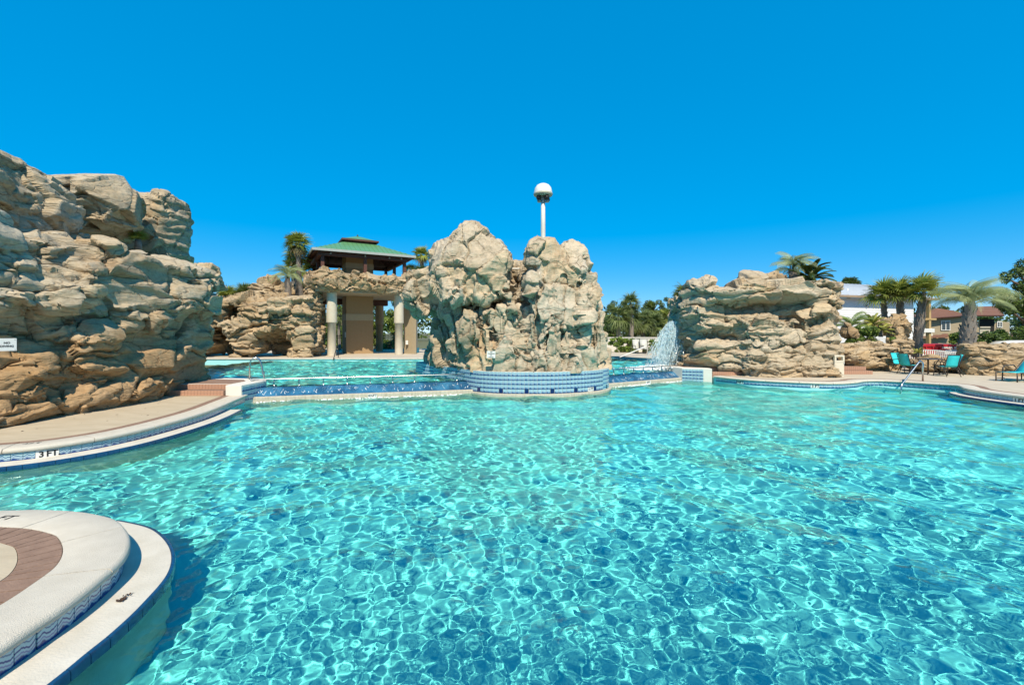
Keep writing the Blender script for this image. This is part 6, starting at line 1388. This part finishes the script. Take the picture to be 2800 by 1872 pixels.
balcony(2512, 2548, 899, 912, 50.5, 8); balcony(2677, 2705, 893, 908, 52.5, 8)

# ------------------------------------------------------------------ red container, picket fence, car
M_red = pm('red_paint', (0.50, 0.018, 0.03), (0.40, 0.012, 0.022), scale=2, rough=0.5)
rc0, rc1 = P(2500, 985, 30.5), P(2637, 941, 30.5)
rc = empty('skip_container', ((rc0.x+rc1.x)/2, 31.5, 0), 'red steel waste container behind the picket fence', 'container')
wpart('box', MB().box(rc0.x, rc1.x, 30.5, 32.6, -0.1, rc1.z-0.15).mesh('box'), M_red, rc); wpart('rim', MB().box(rc0.x-0.05, rc1.x+0.05, 30.42, 32.65, rc1.z-0.15, rc1.z).mesh('rim'), M_red, rc)
for k in range(7): x = rc0.x+0.3+k*(rc1.x-rc0.x-0.6)/6; wpart('rib', MB().box(x-0.04, x+0.04, 30.44, 30.498, 0, rc1.z-0.152).mesh('rib'), M_red, rc)
c1 = P(2606, 951, 30.38); me = text_mesh('DISPOSAL SERVICES', 0.17, bold=0.008); me.materials.clear(); me.materials.append(M_sign)
o = link('lettering', me, None, rc); o.matrix_local = Matrix.Translation(c1-Vector(rc.location)) @ Matrix.Rotation(R(90), 4, 'X')
c2 = P(2606, 962, 30.38); wpart('white_panel', MB().box(c2.x-0.5, c2.x+0.5, 30.40, 30.43, c2.z-0.15, c2.z+0.15).mesh('white_panel'), M_sign, rc)
pf = empty('picket_fence', P(2560, 970, 27.5), 'white picket fence in front of the red container', 'fence')
for y_ in (958, 972): wpart('rail', MB().tube([P(2478, y_-3, 28.2), P(2560, y_, 27.5), P(2632, y_+7, 26.5)], 0.03, 4).mesh('rail'), M_sign, pf)
pkt = MB().add([(-0.03, -0.012, 0), (0.03, -0.012, 0), (0.03, -0.012, 0.95), (0, -0.012, 1.05), (-0.03, -0.012, 0.95), (-0.03, 0.012, 0), (0.03, 0.012, 0), (0.03, 0.012, 0.95), (0, 0.012, 1.05), (-0.03, 0.012, 0.95)],
    [(0, 1, 2, 3, 4), (9, 8, 7, 6, 5), (0, 5, 6, 1), (1, 6, 7, 2), (2, 7, 8, 3), (3, 8, 9, 4), (4, 9, 5, 0)]).mesh('picket'); pkt.materials.append(M_sign)
for k in range(27):
    t = k/26; p = P(2480, 955, 28.2).lerp(P(2560, 958, 27.5), t*2) if t < 0.5 else P(2560, 958, 27.5).lerp(P(2632, 965, 26.5), t*2-1); o = link('picket', pkt, None, pf); o.location = p-Vector(pf.location)-Vector((0, 0.04, 1.0))
# parked white car, roof just above the wall
cw = pm('car_white', (0.78, 0.78, 0.76), (0.75, 0.75, 0.73), rough=0.2, spec=0.6)
cc_ = P(2752, 940, 25.5); car = empty('parked_car', (cc_.x, 25.5, 0), 'white car with only its roof showing above the right wall', 'car')
zt = P(2752, 930, 25.5).z
def loft(name, secs, mat):
    mb = MB(); n = len(secs[0][1]); V = []
    for x, ring in secs: V += [(x, y, z) for (y, z) in ring]
    F = [(i*n+j, i*n+(j+1) % n, (i+1)*n+(j+1) % n, (i+1)*n+j) for i in range(len(secs)-1) for j in range(n)]; F += [tuple(range(n))[::-1], tuple((len(secs)-1)*n+j for j in range(n))]
    mb.add(V, F, 0, True); o = link(name, mb.mesh(name), mat, car); return o
ring = lambda w, z0, z1: [(-w, z0), (w, z0), (w*1.02, (z0+z1)/2), (w*0.9, z1), (-w*0.9, z1), (-w*1.02, (z0+z1)/2)]
loft('body', [(-2.1, ring(0.75, 0.35, 0.7)), (-1.9, ring(0.85, 0.25, 0.85)), (-0.9, ring(0.9, 0.22, 0.95)), (1.5, ring(0.9, 0.22, 0.98)), (2.05, ring(0.82, 0.3, 0.85))], cw)
loft('cabin', [(-1.0, ring(0.78, 0.9, 0.97)), (-0.3, ring(0.74, 0.9, zt-0.05)), (0.5, ring(0.74, 0.9, zt)), (1.1, ring(0.74, 0.9, zt-0.12)), (1.6, ring(0.78, 0.9, 1.0))], cw)
loft('windows', [(-0.8, ring(0.80, 0.98, 1.02)), (-0.25, ring(0.77, 1.0, zt-0.14)), (1.0, ring(0.77, 1.0, zt-0.16)), (1.35, ring(0.80, 0.98, 1.05))], M_glass)
for x in (-1.3, 1.3):
    for y in (-0.82, 0.82):
        t_ = MB().lathe([(0.0, -0.1), (0.32, -0.1), (0.34, 0), (0.32, 0.1), (0.0, 0.1)], n=16).mesh('wheel'); t_.materials.append(M_black); o = link('wheel', t_, None, car); o.location = (x, y, 0.33); o.rotation_euler = (R(90), 0, 0)
# ------------------------------------------------------------------ white garden wall far behind
ga, gb_ = P(1640, 963, 38.5), P(1802, 963, 38.5)
gw = empty('garden_wall', (ga.x, 38.5, 0.3), 'low white garden wall beyond the raised pool', 'wall')
wpart('wall_panel', MB().box(-6, gb_.x, 38.5, 38.75, 0.25, 1.46).mesh('wall_panel'), M_white, gw); wpart('cap', MB().box(-6, gb_.x+0.04, 38.45, 38.8, 1.46, 1.54).mesh('cap'), M_white, gw)
